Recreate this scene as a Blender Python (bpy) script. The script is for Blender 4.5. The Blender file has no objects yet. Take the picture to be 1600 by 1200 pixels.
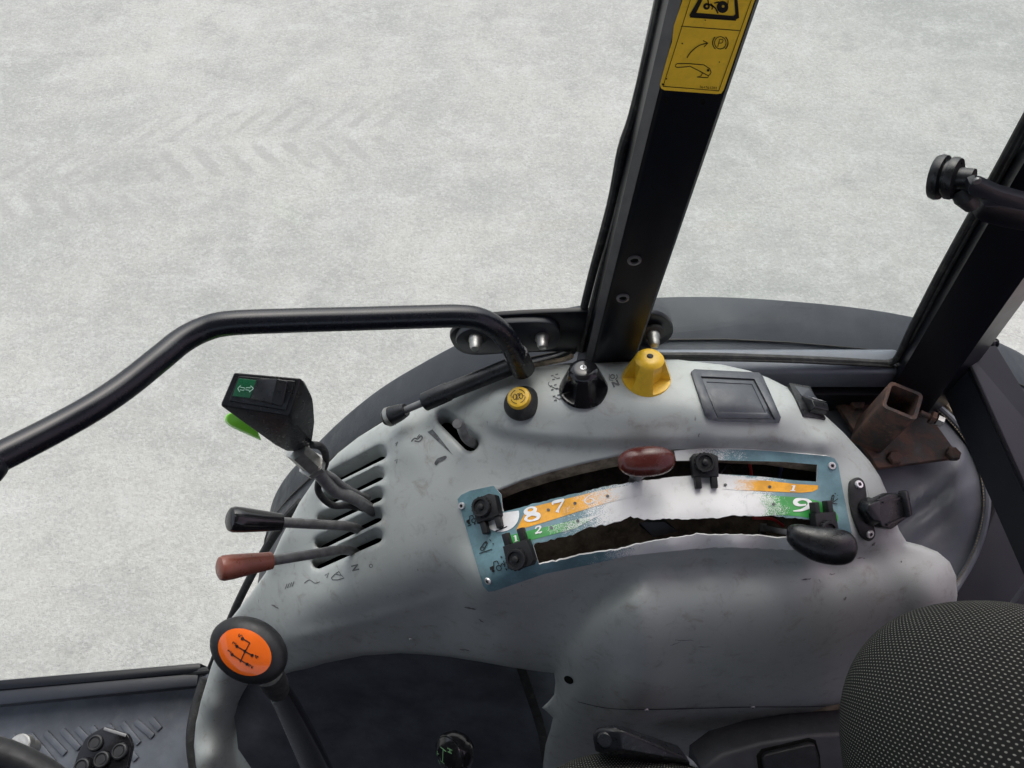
import bpy, bmesh, math, random
import numpy as np
from mathutils import Vector, Matrix
from mathutils.geometry import delaunay_2d_cdt

random.seed(7)
SC = bpy.context.scene
COL = SC.collection

# ------------------------------------------------------------------ camera, sky, sun, exposure
FPX, CX, CY = 1150.0, 800.0, 600.0
PITCH = math.radians(60.0)
CAMZ = 2.6
cam_d = bpy.data.cameras.new("camera")
cam = bpy.data.objects.new("camera", cam_d)
COL.objects.link(cam)
cam.location = (0, 0, CAMZ)
cam.rotation_euler = (math.radians(90) - PITCH, 0, 0)
cam_d.sensor_fit = 'HORIZONTAL'
cam_d.sensor_width = 36.0
cam_d.lens = FPX / 1600.0 * 36.0
cam_d.clip_start = 0.02
cam_d.clip_end = 400
SC.camera = cam

SUN_EL, SUN_AZ = math.radians(55), math.radians(6)     # azimuth measured from +Y towards +X
world = bpy.data.worlds.new("World")
SC.world = world
world.use_nodes = True
wn = world.node_tree
sky = wn.nodes.new("ShaderNodeTexSky")
sky.sky_type = 'NISHITA'
sky.sun_disc = False
sky.sun_elevation = SUN_EL
sky.sun_rotation = SUN_AZ
sky.air_density = 1.0
sky.dust_density = 4.0
sky.ozone_density = 1.0
wn.nodes["Background"].inputs[1].default_value = 0.15
mixw = wn.nodes.new("ShaderNodeHueSaturation")            # overcast: the cloud deck greys the sky
mixw.inputs["Saturation"].default_value = 0.48
wn.links.new(sky.outputs[0], mixw.inputs["Color"])
wn.links.new(mixw.outputs[0], wn.nodes["Background"].inputs[0])

sun_d = bpy.data.lights.new("sun", 'SUN')
sun_d.energy = 1.15
sun_d.angle = math.radians(75)
sun_d.color = (1.0, 0.965, 0.91)
sun = bpy.data.objects.new("sun", sun_d)
COL.objects.link(sun)
sdir = Vector((math.sin(SUN_AZ) * math.cos(SUN_EL), math.cos(SUN_AZ) * math.cos(SUN_EL), math.sin(SUN_EL)))
sun.rotation_euler = (-sdir).to_track_quat('-Z', 'Y').to_euler()

SC.view_settings.view_transform = 'Standard'
SC.view_settings.look = 'None'
SC.view_settings.gamma = 1.0
SC.view_settings.exposure = 0.74
SC.view_settings.use_curve_mapping = False
SC.render.engine = 'CYCLES'
SC.cycles.use_denoising = True
SC.cycles.max_bounces = 8
SC.cycles.transparent_max_bounces = 12

# ------------------------------------------------------------------ geometry helpers
CP, SP = math.cos(PITCH), math.sin(PITCH)
RIGHT = Vector((1, 0, 0)); UP = Vector((0, SP, CP)); BACK = Vector((0, -CP, SP)); ZUP = Vector((0, 0, 1))
CAM = Vector((0, 0, CAMZ))

def at(u, v, h=None, y=None, d=None):
    """A point of the cab: sight line (u, v) met with a height h (below the eye), a depth plane y or a distance d."""
    a = (u - CX) / FPX; b = (CY - v) / FPX
    dx, dy, dz = a, CP + b * SP, -SP + b * CP
    t = d if d is not None else (h / dz if h is not None else y / dy)
    return Vector((dx * t, dy * t, CAMZ + dz * t))

def cat_rom(pts, n=6, closed=False):
    P = [tuple(p) for p in pts]; N = len(P); D = len(P[0]); out = []
    for i in range(N if closed else N - 1):
        g = lambda k: P[k % N] if closed else P[max(0, min(N - 1, k))]
        p0, p1, p2, p3 = g(i - 1), g(i), g(i + 1), g(i + 2)
        for s in range(n):
            t = s / n
            out.append(tuple(0.5 * (2 * p1[c] + (p2[c] - p0[c]) * t + (2 * p0[c] - 5 * p1[c] + 4 * p2[c] - p3[c]) * t * t
                                    + (3 * p1[c] - p0[c] - 3 * p2[c] + p3[c]) * t ** 3) for c in range(D)))
    if not closed: out.append(P[-1])
    return out

class MB:
    """collects verts and faces of one mesh, in world space"""
    def __init__(s): s.v = []; s.f = []; s.sm = []; s.attr = None; s.uv = None
    def add(s, verts, faces, smooth=True):
        o = len(s.v); s.v += [tuple(p) for p in verts]; s.f += [tuple(i + o for i in f) for f in faces]; s.sm += [smooth] * len(faces); return s
    def bm(s, bm, smooth=True):
        bm.verts.index_update()
        s.add([v.co.copy() for v in bm.verts], [[v.index for v in f.verts] for f in bm.faces], smooth); bm.free(); return s
    def tube(s, pts, r, seg=14, caps=True, smooth=True):
        pts = [Vector(p) for p in pts]; n = len(pts)
        rr = r if isinstance(r, (list, tuple)) else [r] * n
        V = []; F = []
        t0 = (pts[1] - pts[0]).normalized()
        up = Vector((0, 0, 1)) if abs(t0.z) < 0.9 else Vector((1, 0, 0))
        nx = t0.cross(up).normalized()
        for i, p in enumerate(pts):
            t = (pts[min(i + 1, n - 1)] - pts[max(i - 1, 0)]).normalized()
            nx = (nx - t * nx.dot(t)).normalized(); ny = t.cross(nx)
            for k in range(seg):
                a = 2 * math.pi * k / seg
                V.append(p + (nx * math.cos(a) + ny * math.sin(a)) * rr[i])
        for i in range(n - 1):
            for k in range(seg):
                F.append((i * seg + k, i * seg + (k + 1) % seg, (i + 1) * seg + (k + 1) % seg, (i + 1) * seg + k))
        s.add(V, F, smooth)
        if caps:
            s.add(V[:seg], [tuple(range(seg))[::-1]], False); s.add(V[-seg:], [tuple(range(seg))], False)
        return s
    def lathe(s, prof, M, seg=28, sx=1.0, sy=1.0, smooth=True):
        """profile of (radius, height) turned about the local z axis of M"""
        V = []; F = []; n = len(prof)
        for (r, z) in prof:
            for k in range(seg):
                a = 2 * math.pi * k / seg
                V.append(M @ Vector((r * math.cos(a) * sx, r * math.sin(a) * sy, z)))
        for i in range(n - 1):
            for k in range(seg):
                F.append((i * seg + k, i * seg + (k + 1) % seg, (i + 1) * seg + (k + 1) % seg, (i + 1) * seg + k))
        s.add(V, F, smooth)
        if prof[0][0] > 1e-5: s.add(V[:seg], [tuple(range(seg))[::-1]], False)
        if prof[-1][0] > 1e-5: s.add(V[-seg:], [tuple(range(seg))], False)
        return s
    def box(s, M, size, bev=0.0, seg=2, smooth=True):
        bm = bmesh.new(); bmesh.ops.create_cube(bm, size=1.0)
        for v in bm.verts: v.co = Vector((v.co.x * size[0], v.co.y * size[1], v.co.z * size[2]))
        if bev > 0: bmesh.ops.bevel(bm, geom=list(bm.edges), offset=bev, segments=seg, affect='EDGES', profile=0.5)
        for v in bm.verts: v.co = M @ v.co
        return s.bm(bm, False)
    def prism(s, poly, M, z0, z1, bev=0.0, seg=2):
        """2-D outline (counter-clockwise) given depth along local z"""
        bm = bmesh.new()
        a = [bm.verts.new((p[0], p[1], z0)) for p in poly]; b = [bm.verts.new((p[0], p[1], z1)) for p in poly]
        n = len(poly)
        bm.faces.new(a[::-1]); top = bm.faces.new(b)
        for i in range(n): bm.faces.new((a[i], a[(i + 1) % n], b[(i + 1) % n], b[i]))
        bmesh.ops.recalc_face_normals(bm, faces=list(bm.faces))
        if bev > 0: bmesh.ops.bevel(bm, geom=list(top.edges), offset=bev, segments=seg, affect='EDGES', profile=0.5)
        for v in bm.verts: v.co = M @ v.co
        return s.bm(bm, False)
    def hull(s, pts, bev=0.0, seg=3):
        bm = bmesh.new()
        for p in pts: bm.verts.new(p)
        r = bmesh.ops.convex_hull(bm, input=list(bm.verts))
        bmesh.ops.delete(bm, geom=[v for v in bm.verts if not v.link_faces], context='VERTS')
        bmesh.ops.dissolve_limit(bm, angle_limit=math.radians(6), verts=list(bm.verts), edges=list(bm.edges))
        if bev > 0: bmesh.ops.bevel(bm, geom=list(bm.edges), offset=bev, segments=seg, affect='EDGES', profile=0.5, clamp_overlap=True)
        return s.bm(bm, False)
    def ellipsoid(s, M, r, e=2.0, n=20, m=32):
        """superellipsoid of half axes r"""
        V = []; F = []
        pw = lambda c: math.copysign(abs(c) ** (2.0 / e), c)
        for i in range(n + 1):
            th = -math.pi / 2 + math.pi * i / n
            for k in range(m):
                ph = 2 * math.pi * k / m
                V.append(M @ Vector((r[0] * pw(math.cos(th)) * pw(math.cos(ph)), r[1] * pw(math.cos(th)) * pw(math.sin(ph)), r[2] * pw(math.sin(th)))))
        for i in range(n):
            for k in range(m):
                F.append((i * m + k, i * m + (k + 1) % m, (i + 1) * m + (k + 1) % m, (i + 1) * m + k))
        return s.add(V, F, True)
    def build(s, name, mat, parent=None, label=None, cat=None, group=None, kind=None, sharp=35):
        V = np.array(s.v, dtype=float)
        if parent is not None:
            off = Vector(parent["_o"])
        else:
            off = Vector((float(V[:, 0].mean()), float(V[:, 1].mean()), float(V[:, 2].min())))
        me = bpy.data.meshes.new(name)
        me.from_pydata([tuple(p) for p in (V - np.array(off))], [], s.f)
        if s.attr is not None:
            a = me.attributes.new("wear", 'FLOAT', 'POINT'); a.data.foreach_set("value", list(s.attr))
        if s.uv is not None:
            ul = me.uv_layers.new(name="UVMap")
            for lp in me.loops: ul.data[lp.index].uv = s.uv[lp.vertex_index]
        bm = bmesh.new(); bm.from_mesh(me)
        if s.uv is None and s.attr is None: bmesh.ops.remove_doubles(bm, verts=list(bm.verts), dist=1e-6)
        bm.to_mesh(me); bm.free()
        me.polygons.foreach_set("use_smooth", [True] * len(me.polygons))
        try: me.set_sharp_from_angle(angle=math.radians(sharp))
        except Exception: pass
        me.materials.append(mat)
        o = bpy.data.objects.new(name, me); COL.objects.link(o)
        o["_o"] = tuple(off)
        if parent is not None: o.parent = parent
        else: o.location = off
        if label: o["label"] = label
        if cat: o["category"] = cat
        if group: o["group"] = group
        if kind: o["kind"] = kind
        return o

def thing(name, label, cat, loc, group=None):
    o = bpy.data.objects.new(name, None); COL.objects.link(o)
    o.empty_display_size = 0.02
    o.location = loc; o["_o"] = tuple(loc); o["label"] = label; o["category"] = cat
    if group: o["group"] = group
    return o

def frame(o, n, x=RIGHT, rot=0.0):
    """matrix with local z along n and local x near x, turned by rot degrees"""
    n = Vector(n).normalized(); x = Vector(x); x = (x - n * x.dot(n)).normalized(); y = n.cross(x)
    a = math.radians(rot); x2 = x * math.cos(a) + y * math.sin(a); y2 = n.cross(x2)
    return Matrix(((x2.x, y2.x, n.x, o[0]), (x2.y, y2.y, n.y, o[1]), (x2.z, y2.z, n.z, o[2]), (0, 0, 0, 1)))

def rrect(w, h, r, n=4):
    out = []
    for cx, cy, a0 in ((w / 2 - r, h / 2 - r, 0), (-w / 2 + r, h / 2 - r, 90), (-w / 2 + r, -h / 2 + r, 180), (w / 2 - r, -h / 2 + r, 270)):
        for k in range(n + 1):
            a = math.radians(a0 + 90 * k / n); out.append((cx + r * math.cos(a), cy + r * math.sin(a)))
    return out

def inside(P, poly):
    x, y = P[:, 0], P[:, 1]; c = np.zeros(len(P), bool); n = len(poly); j = n - 1
    for i in range(n):
        xi, yi = poly[i]; xj, yj = poly[j]
        if yi != yj:
            c ^= ((yi > y) != (yj > y)) & (x < (xj - xi) * (y - yi) / (yj - yi) + xi)
        j = i
    return c

def loop_dist(P, poly, closed=True):
    d = np.full(len(P), 1e9); n = len(poly)
    for i in range(n if closed else n - 1):
        a = np.array(poly[i]); b = np.array(poly[(i + 1) % n]); ab = b - a; L = (ab * ab).sum()
        if L < 1e-12: continue
        t = np.clip(((P - a) @ ab) / L, 0, 1)
        d = np.minimum(d, np.hypot(*(P - (a + t[:, None] * ab)).T))
    return d

def resample(poly, step, closed=True):
    out = []; n = len(poly)
    for i in range(n if closed else n - 1):
        a, b = poly[i], poly[(i + 1) % n]; L = math.hypot(b[0] - a[0], b[1] - a[1]); k = max(1, int(round(L / step)))
        for s in range(k): out.append((a[0] + (b[0] - a[0]) * s / k, a[1] + (b[1] - a[1]) * s / k))
    if not closed: out.append(poly[-1])
    return out

def mesh2d(outline, holes=(), step=6.0, rings=()):
    """triangulates an outline with holes; returns points, triangles and the index loops of the outlines"""
    loops = [resample(outline, step)] + [resample(h, min(step, 3.5)) for h in holes]
    pts = []; edges = []; idx = []
    for lp in loops:
        o = len(pts); pts += lp; n = len(lp); edges += [(o + i, o + (i + 1) % n) for i in range(n)]; idx.append(list(range(o, o + n)))
    A = np.array(loops[0]); x0, y0 = A.min(0); x1, y1 = A.max(0)
    gx, gy = np.meshgrid(np.arange(x0, x1, step), np.arange(y0, y1, step))
    gx = gx + (np.arange(gx.shape[0])[:, None] % 2) * step * 0.5
    G = np.stack([gx.ravel(), gy.ravel()], 1)
    if rings: G = np.concatenate([G, np.array(rings)])
    keep = inside(G, loops[0])
    for lp in loops[1:]: keep &= ~inside(G, lp)
    G = G[keep]; dd = np.full(len(G), 1e9)
    for lp in loops: dd = np.minimum(dd, loop_dist(G, lp))
    G = G[dd > min(step * 0.4, 1.6)]
    allp = [Vector(p) for p in pts] + [Vector(p) for p in G]
    vo, eo, fo, ov, oe, of = delaunay_2d_cdt(allp, edges, [], 0, 1e-5)
    P = np.array([tuple(p) for p in vo]); T = np.array([f for f in fo if len(f) == 3])
    C = P[T].mean(1); k = inside(C, loops[0])
    for lp in loops[1:]: k &= ~inside(C, lp)
    T = T[k]
    e1 = P[T[:, 1]] - P[T[:, 0]]; e2 = P[T[:, 2]] - P[T[:, 0]]
    fl = (e1[:, 0] * e2[:, 1] - e1[:, 1] * e2[:, 0]) > 0     # image y runs down: flip so that faces look at the eye
    T[fl] = T[fl][:, ::-1]
    mp = {}
    for newi, olds in enumerate(ov):
        for o_ in olds: mp[o_] = newi
    idx = [[mp[i] for i in lp] for lp in idx]
    return P, T, idx

# ------------------------------------------------------------------ materials
def new_mat(name):
    m = bpy.data.materials.new(name); m.use_nodes = True
    nt = m.node_tree; return m, nt, nt.nodes["Principled BSDF"]

def nd(nt, t, **kw):
    n = nt.nodes.new(t)
    for k, v in kw.items():
        if k in n.inputs: n.inputs[k].default_value = v
        else: setattr(n, k, v)
    return n

def mixc(nt, fac, a, b):
    m = nt.nodes.new("ShaderNodeMix"); m.data_type = 'RGBA'
    for sock, val in ((m.inputs[0], fac), (m.inputs[6], a), (m.inputs[7], b)):
        if hasattr(val, "links") or isinstance(val, bpy.types.NodeSocket): nt.links.new(val, sock)
        elif isinstance(val, (int, float)): sock.default_value = val
        else: sock.default_value = (*val, 1) if len(val) == 3 else val
    return m.outputs[2]

def ramp(nt, fac, lo, hi, v0=0.0, v1=1.0):
    r = nt.nodes.new("ShaderNodeMapRange"); r.inputs["From Min"].default_value = lo; r.inputs["From Max"].default_value = hi
    r.inputs["To Min"].default_value = v0; r.inputs["To Max"].default_value = v1; r.interpolation_type = 'SMOOTHSTEP'
    nt.links.new(fac, r.inputs["Value"]); return r.outputs[0]

def mth(nt, op, a, b=0.0):
    m = nt.nodes.new("ShaderNodeMath"); m.operation = op
    for sock, val in ((m.inputs[0], a), (m.inputs[1], b)):
        if isinstance(val, bpy.types.NodeSocket): nt.links.new(val, sock)
        else: sock.default_value = val
    return m.outputs[0]

def noise(nt, co, scale, detail=4, rough=0.55, dist=0.0):
    n = nt.nodes.new("ShaderNodeTexNoise"); n.inputs["Scale"].default_value = scale; n.inputs["Detail"].default_value = detail
    n.inputs["Roughness"].default_value = rough; n.inputs["Distortion"].default_value = dist
    nt.links.new(co, n.inputs["Vector"]); return n.outputs[0]

def geo_pos(nt):
    return nt.nodes.new("ShaderNodeNewGeometry").outputs["Position"]

def obj_co(nt):
    return nt.nodes.new("ShaderNodeTexCoord").outputs["Object"]

def bump(nt, bsdf, h, strength, dist):
    b = nt.nodes.new("ShaderNodeBump"); b.inputs["Strength"].default_value = strength; b.inputs["Distance"].default_value = dist
    nt.links.new(h, b.inputs["Height"]); nt.links.new(b.outputs[0], bsdf.inputs["Normal"])

def M_basic(name, base, rough=0.5, metal=0.0, var=0.25, scale=30, spec=0.5, bmp=0.0, bscale=400, dust=0.0, dustcol=(0.30, 0.27, 0.22), coat=0.0, rv=0.1):
    m, nt, b = new_mat(name); co = obj_co(nt)
    n = noise(nt, co, scale, 6, 0.6)
    c = mixc(nt, ramp(nt, n, 0.3, 0.7), tuple(x * (1 - var) for x in base), tuple(min(1, x * (1 + var)) for x in base))
    if dust > 0:
        n2 = noise(nt, co, scale * 2.3, 8, 0.7, 0.6)
        c = mixc(nt, mth(nt, 'MULTIPLY', ramp(nt, n2, 0.48, 0.75), dust), c, dustcol)
    nt.links.new(c, b.inputs["Base Color"])
    nt.links.new(ramp(nt, noise(nt, co, scale * 3, 5, 0.7), 0.3, 0.7, max(0.03, rough - rv), min(1, rough + rv)), b.inputs["Roughness"])
    b.inputs["Metallic"].default_value = metal; b.inputs["Specular IOR Level"].default_value = spec
    if coat: b.inputs["Coat Weight"].default_value = coat; b.inputs["Coat Roughness"].default_value = 0.08
    if bmp: bump(nt, b, noise(nt, co, bscale, 3, 0.6), bmp, 0.0006)
    return m

def M_console():
    m, nt, b = new_mat("grey_moulded_plastic"); p = geo_pos(nt)
    big = noise(nt, p, 7, 5, 0.6); mid = noise(nt, p, 46, 9, 0.72, 0.5); fine = noise(nt, p, 900, 2, 0.5)
    c = mixc(nt, ramp(nt, big, 0.3, 0.7), (0.345, 0.374, 0.367), (0.40, 0.428, 0.42))
    c = mixc(nt, mth(nt, 'MULTIPLY', ramp(nt, mid, 0.50, 0.74), 0.55), c, (0.19, 0.155, 0.13))     # ingrained grime
    st = nt.nodes.new("ShaderNodeMapping"); st.inputs["Scale"].default_value = (25, 190, 60); st.inputs["Rotation"].default_value = (0, 0, 0.35)
    nt.links.new(p, st.inputs["Vector"])
    scr = noise(nt, st.outputs[0], 1.0, 6, 0.75, 0.3)
    c = mixc(nt, mth(nt, 'MULTIPLY', ramp(nt, scr, 0.58, 0.70), 0.26), c, (0.52, 0.53, 0.52))      # pale scuffs
    st2 = nt.nodes.new("ShaderNodeMapping"); st2.inputs["Scale"].default_value = (120, 30, 60); st2.inputs["Rotation"].default_value = (0, 0, 1.0)
    nt.links.new(p, st2.inputs["Vector"])
    scr2 = noise(nt, st2.outputs[0], 1.0, 3, 0.6, 0.2)
    c = mixc(nt, mth(nt, 'MULTIPLY', ramp(nt, scr2, 0.70, 0.76), 0.6), c, (0.07, 0.065, 0.06))     # dark scratches
    nt.links.new(c, b.inputs["Base Color"])
    nt.links.new(ramp(nt, mid, 0.3, 0.75, 0.36, 0.58), b.inputs["Roughness"])
    b.inputs["Specular IOR Level"].default_value = 0.5
    bump(nt, b, mth(nt, 'ADD', fine, mth(nt, 'MULTIPLY', scr, 0.6)), 0.12, 0.0006)
    return m

def M_worn(name, paint):
    """printed metal plate: paint rubbed through to bright metal where 'wear' is high"""
    m, nt, b = new_mat(name); p = geo_pos(nt)
    at_ = nt.nodes.new("ShaderNodeAttribute"); at_.attribute_name = "wear"
    n1 = ramp(nt, noise(nt, p, 60, 6, 0.75), 0.35, 0.65); n2 = ramp(nt, noise(nt, p, 1300, 2, 0.6), 0.33, 0.67)
    w = mth(nt, 'ADD', mth(nt, 'MULTIPLY', at_.outputs["Fac"], 1.25), mth(nt, 'ADD', mth(nt, 'MULTIPLY', n1, 0.28), mth(nt, 'MULTIPLY', n2, 0.70)))
    f = ramp(nt, w, 0.98, 1.12)
    dirt = noise(nt, p, 90, 6, 0.7)
    met = mixc(nt, ramp(nt, dirt, 0.5, 0.8), (0.68, 0.685, 0.685), (0.50, 0.49, 0.475))
    pc = mixc(nt, ramp(nt, noise(nt, p, 45, 5, 0.7), 0.35, 0.7), tuple(x * 0.78 for x in paint), tuple(min(1, x * 1.12) for x in paint))
    nt.links.new(mixc(nt, f, pc, met), b.inputs["Base Color"])
    nt.links.new(ramp(nt, f, 0, 1, 0.38, 0.5), b.inputs["Roughness"])
    nt.links.new(ramp(nt, f, 0, 1, 0.0, 0.05), b.inputs["Metallic"])
    bump(nt, b, f, -0.25, 0.0003)
    return m

def M_rust():
    m, nt, b = new_mat("rusty_painted_steel"); p = geo_pos(nt)
    n = noise(nt, p, 45, 7, 0.7, 0.5); n2 = noise(nt, p, 170, 5, 0.7)
    c = mixc(nt, ramp(nt, n, 0.4, 0.62), (0.035, 0.027, 0.025), (0.115, 0.06, 0.043))
    c = mixc(nt, mth(nt, 'MULTIPLY', ramp(nt, n2, 0.58, 0.75), 0.5), c, (0.24, 0.16, 0.11))
    nt.links.new(c, b.inputs["Base Color"]); nt.links.new(ramp(nt, n, 0.3, 0.7, 0.5, 0.85), b.inputs["Roughness"])
    bump(nt, b, n2, 0.5, 0.0012); return m

def M_fabric():
    """woven seat cloth: black ground with rows of small pale dashes"""
    m, nt, b = new_mat("dotted_seat_fabric"); uv = nt.nodes.new("ShaderNodeUVMap").outputs[0]
    sx = nt.nodes.new("ShaderNodeSeparateXYZ"); nt.links.new(uv, sx.inputs[0])
    row = mth(nt, 'FLOOR', sx.outputs[1]); odd = mth(nt, 'MULTIPLY', mth(nt, 'MODULO', row, 2.0), 0.5)
    fx = mth(nt, 'SUBTRACT', mth(nt, 'FRACT', mth(nt, 'ADD', sx.outputs[0], odd)), 0.5)
    fy = mth(nt, 'SUBTRACT', mth(nt, 'FRACT', sx.outputs[1]), 0.5)
    d = mth(nt, 'SQRT', mth(nt, 'ADD', mth(nt, 'MULTIPLY', mth(nt, 'POWER', fx, 2.0), 1.1), mth(nt, 'MULTIPLY', mth(nt, 'POWER', fy, 2.0), 1.5)))
    n = noise(nt, uv, 3.0, 3, 0.6)
    dot = ramp(nt, mth(nt, 'ADD', d, mth(nt, 'MULTIPLY', n, 0.16)), 0.35, 0.25)
    wv = noise(nt, uv, 11, 2, 0.6)
    g = mixc(nt, wv, (0.007, 0.008, 0.008), (0.020, 0.022, 0.020))
    pale = mixc(nt, wv, (0.13, 0.135, 0.12), (0.31, 0.32, 0.28))
    nt.links.new(mixc(nt, dot, g, pale), b.inputs["Base Color"]); b.inputs["Roughness"].default_value = 0.95
    b.inputs["Specular IOR Level"].default_value = 0.2
    bump(nt, b, mth(nt, 'ADD', mth(nt, 'MULTIPLY', dot, 0.8), mth(nt, 'MULTIPLY', wv, 0.5)), 0.6, 0.0012); return m

def M_ground():
    m, nt, b = new_mat("pale_concrete"); p = geo_pos(nt)
    big = noise(nt, p, 0.9, 6, 0.66, 0.4); mid = noise(nt, p, 4.5, 8, 0.75, 0.2); gr = noise(nt, p, 70, 3, 0.7); fine = noise(nt, p, 210, 2, 0.7)
    mp = nt.nodes.new("ShaderNodeMapping"); mp.inputs["Scale"].default_value = (0.9, 3.4, 1); mp.inputs["Rotation"].default_value = (0, 0, -0.5); nt.links.new(p, mp.inputs["Vector"])
    drag = noise(nt, mp.outputs[0], 2.2, 7, 0.72, 0.5)                                             # scraped and swept streaks
    vo = nt.nodes.new("ShaderNodeTexVoronoi"); vo.inputs["Scale"].default_value = 95; vo.inputs["Randomness"].default_value = 1.0; nt.links.new(p, vo.inputs["Vector"])
    sep = nt.nodes.new("ShaderNodeSeparateColor"); nt.links.new(vo.outputs["Color"], sep.inputs[0])
    c = mixc(nt, ramp(nt, big, 0.32, 0.68), (0.312, 0.318, 0.300), (0.405, 0.402, 0.378))
    c = mixc(nt, mth(nt, 'MULTIPLY', ramp(nt, drag, 0.48, 0.68), 0.55), c, (0.415, 0.416, 0.398))
    c = mixc(nt, mth(nt, 'MULTIPLY', ramp(nt, drag, 0.46, 0.30), 0.5), c, (0.295, 0.30, 0.288))
    c = mixc(nt, mth(nt, 'MULTIPLY', ramp(nt, mid, 0.50, 0.68), 0.65), c, (0.45, 0.452, 0.435))
    c = mixc(nt, mth(nt, 'MULTIPLY', ramp(nt, mid, 0.48, 0.30), 0.65), c, (0.28, 0.285, 0.272))
    c = mixc(nt, mth(nt, 'MULTIPLY', ramp(nt, sep.outputs[0], 0.55, 1.0), 0.17), c, (0.58, 0.585, 0.57))   # pale aggregate
    c = mixc(nt, mth(nt, 'MULTIPLY', ramp(nt, sep.outputs[0], 0.40, 0.0), 0.20), c, (0.215, 0.22, 0.21))   # dark aggregate
    c = mixc(nt, mth(nt, 'MULTIPLY', ramp(nt, gr, 0.46, 0.30), 0.28), c, (0.25, 0.255, 0.25))
    c = mixc(nt, mth(nt, 'MULTIPLY', ramp(nt, fine, 0.62, 0.76), 0.22), c, (0.64, 0.645, 0.63))
    c = mixc(nt, mth(nt, 'MULTIPLY', ramp(nt, noise(nt, p, 9, 3, 0.5), 0.72, 0.80), 0.3), c, (0.20, 0.195, 0.18))
    # dusty lug prints left by a tractor tyre
    s = nt.nodes.new("ShaderNodeSeparateXYZ"); nt.links.new(p, s.inputs[0]); X, Y = s.outputs[0], s.outputs[1]
    wob = mth(nt, 'MULTIPLY', mth(nt, 'SUBTRACT', noise(nt, p, 4, 5, 0.7), 0.5), 0.13)
    def track(y0, slope, x0, x1, half, amt):
        yy = mth(nt, 'ADD', mth(nt, 'SUBTRACT', mth(nt, 'SUBTRACT', Y, y0), mth(nt, 'MULTIPLY', X, slope)), wob)
        ay = mth(nt, 'ABSOLUTE', yy)
        ph = mth(nt, 'MULTIPLY', mth(nt, 'SUBTRACT', X, mth(nt, 'MULTIPLY', ay, 0.8)), 2 * math.pi / 0.15)
        bar = ramp(nt, mth(nt, 'ADD', mth(nt, 'SINE', ph), mth(nt, 'MULTIPLY', mth(nt, 'SUBTRACT', mid, 0.5), 3.0)), -0.1, 0.9)
        mk = mth(nt, 'MULTIPLY', ramp(nt, ay, half, half - 0.05), ramp(nt, ay, 0.02, 0.05))
        mk = mth(nt, 'MULTIPLY', mk, mth(nt, 'MULTIPLY', ramp(nt, X, x0, x0 + 0.4), ramp(nt, X, x1, x1 - 0.4)))
        return mth(nt, 'MULTIPLY', mth(nt, 'MULTIPLY', bar, mk), mth(nt, 'MULTIPLY', ramp(nt, mid, 0.36, 0.55), amt))
    c = mixc(nt, track(3.05, 0.10, -2.2, -0.3, 0.26, 0.5), c, (0.275, 0.275, 0.262))
    c = mixc(nt, track(2.60, 0.0, -3.6, -1.5, 0.24, 0.4), c, (0.275, 0.275, 0.265))
    nt.links.new(c, b.inputs["Base Color"]); b.inputs["Roughness"].default_value = 0.95; b.inputs["Specular IOR Level"].default_value = 0.2
    bump(nt, b, mth(nt, 'ADD', mth(nt, 'MULTIPLY', gr, 1.0), mth(nt, 'MULTIPLY', fine, 0.5)), 0.5, 0.012)
    return m

def M_glass(name, tint=(1, 1, 1), dirt=0.03):
    m, nt, b = new_mat(name); out = nt.nodes["Material Output"]; nt.nodes.remove(b)
    tr = nt.nodes.new("ShaderNodeBsdfTransparent"); tr.inputs[0].default_value = (*tint, 1)
    gl = nt.nodes.new("ShaderNodeBsdfGlossy"); gl.inputs["Roughness"].default_value = 0.01
    df = nt.nodes.new("ShaderNodeBsdfDiffuse"); df.inputs[0].default_value = (0.07, 0.065, 0.06, 1)
    lw = nt.nodes.new("ShaderNodeLayerWeight"); lw.inputs[0].default_value = 0.5
    fr = mth(nt, 'ADD', mth(nt, 'MULTIPLY', mth(nt, 'POWER', lw.outputs["Facing"], 5.0), 0.6), 0.022)
    mx = nt.nodes.new("ShaderNodeMixShader"); nt.links.new(fr, mx.inputs[0]); nt.links.new(tr.outputs[0], mx.inputs[1]); nt.links.new(gl.outputs[0], mx.inputs[2])
    p = geo_pos(nt)
    vo = nt.nodes.new("ShaderNodeTexVoronoi"); vo.inputs["Scale"].default_value = 14; nt.links.new(p, vo.inputs["Vector"])
    sp = ramp(nt, vo.outputs["Distance"], 0.034, 0.02)                                            # sparse fly specks
    m2 = nt.nodes.new("ShaderNodeMixShader"); nt.links.new(mth(nt, 'MULTIPLY', sp, mth(nt, 'GREATER_THAN', noise(nt, p, 6, 2), 0.5)), m2.inputs[0])
    nt.links.new(mx.outputs[0], m2.inputs[1]); nt.links.new(df.outputs[0], m2.inputs[2]); nt.links.new(m2.outputs[0], out.inputs[0])
    return m

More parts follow.
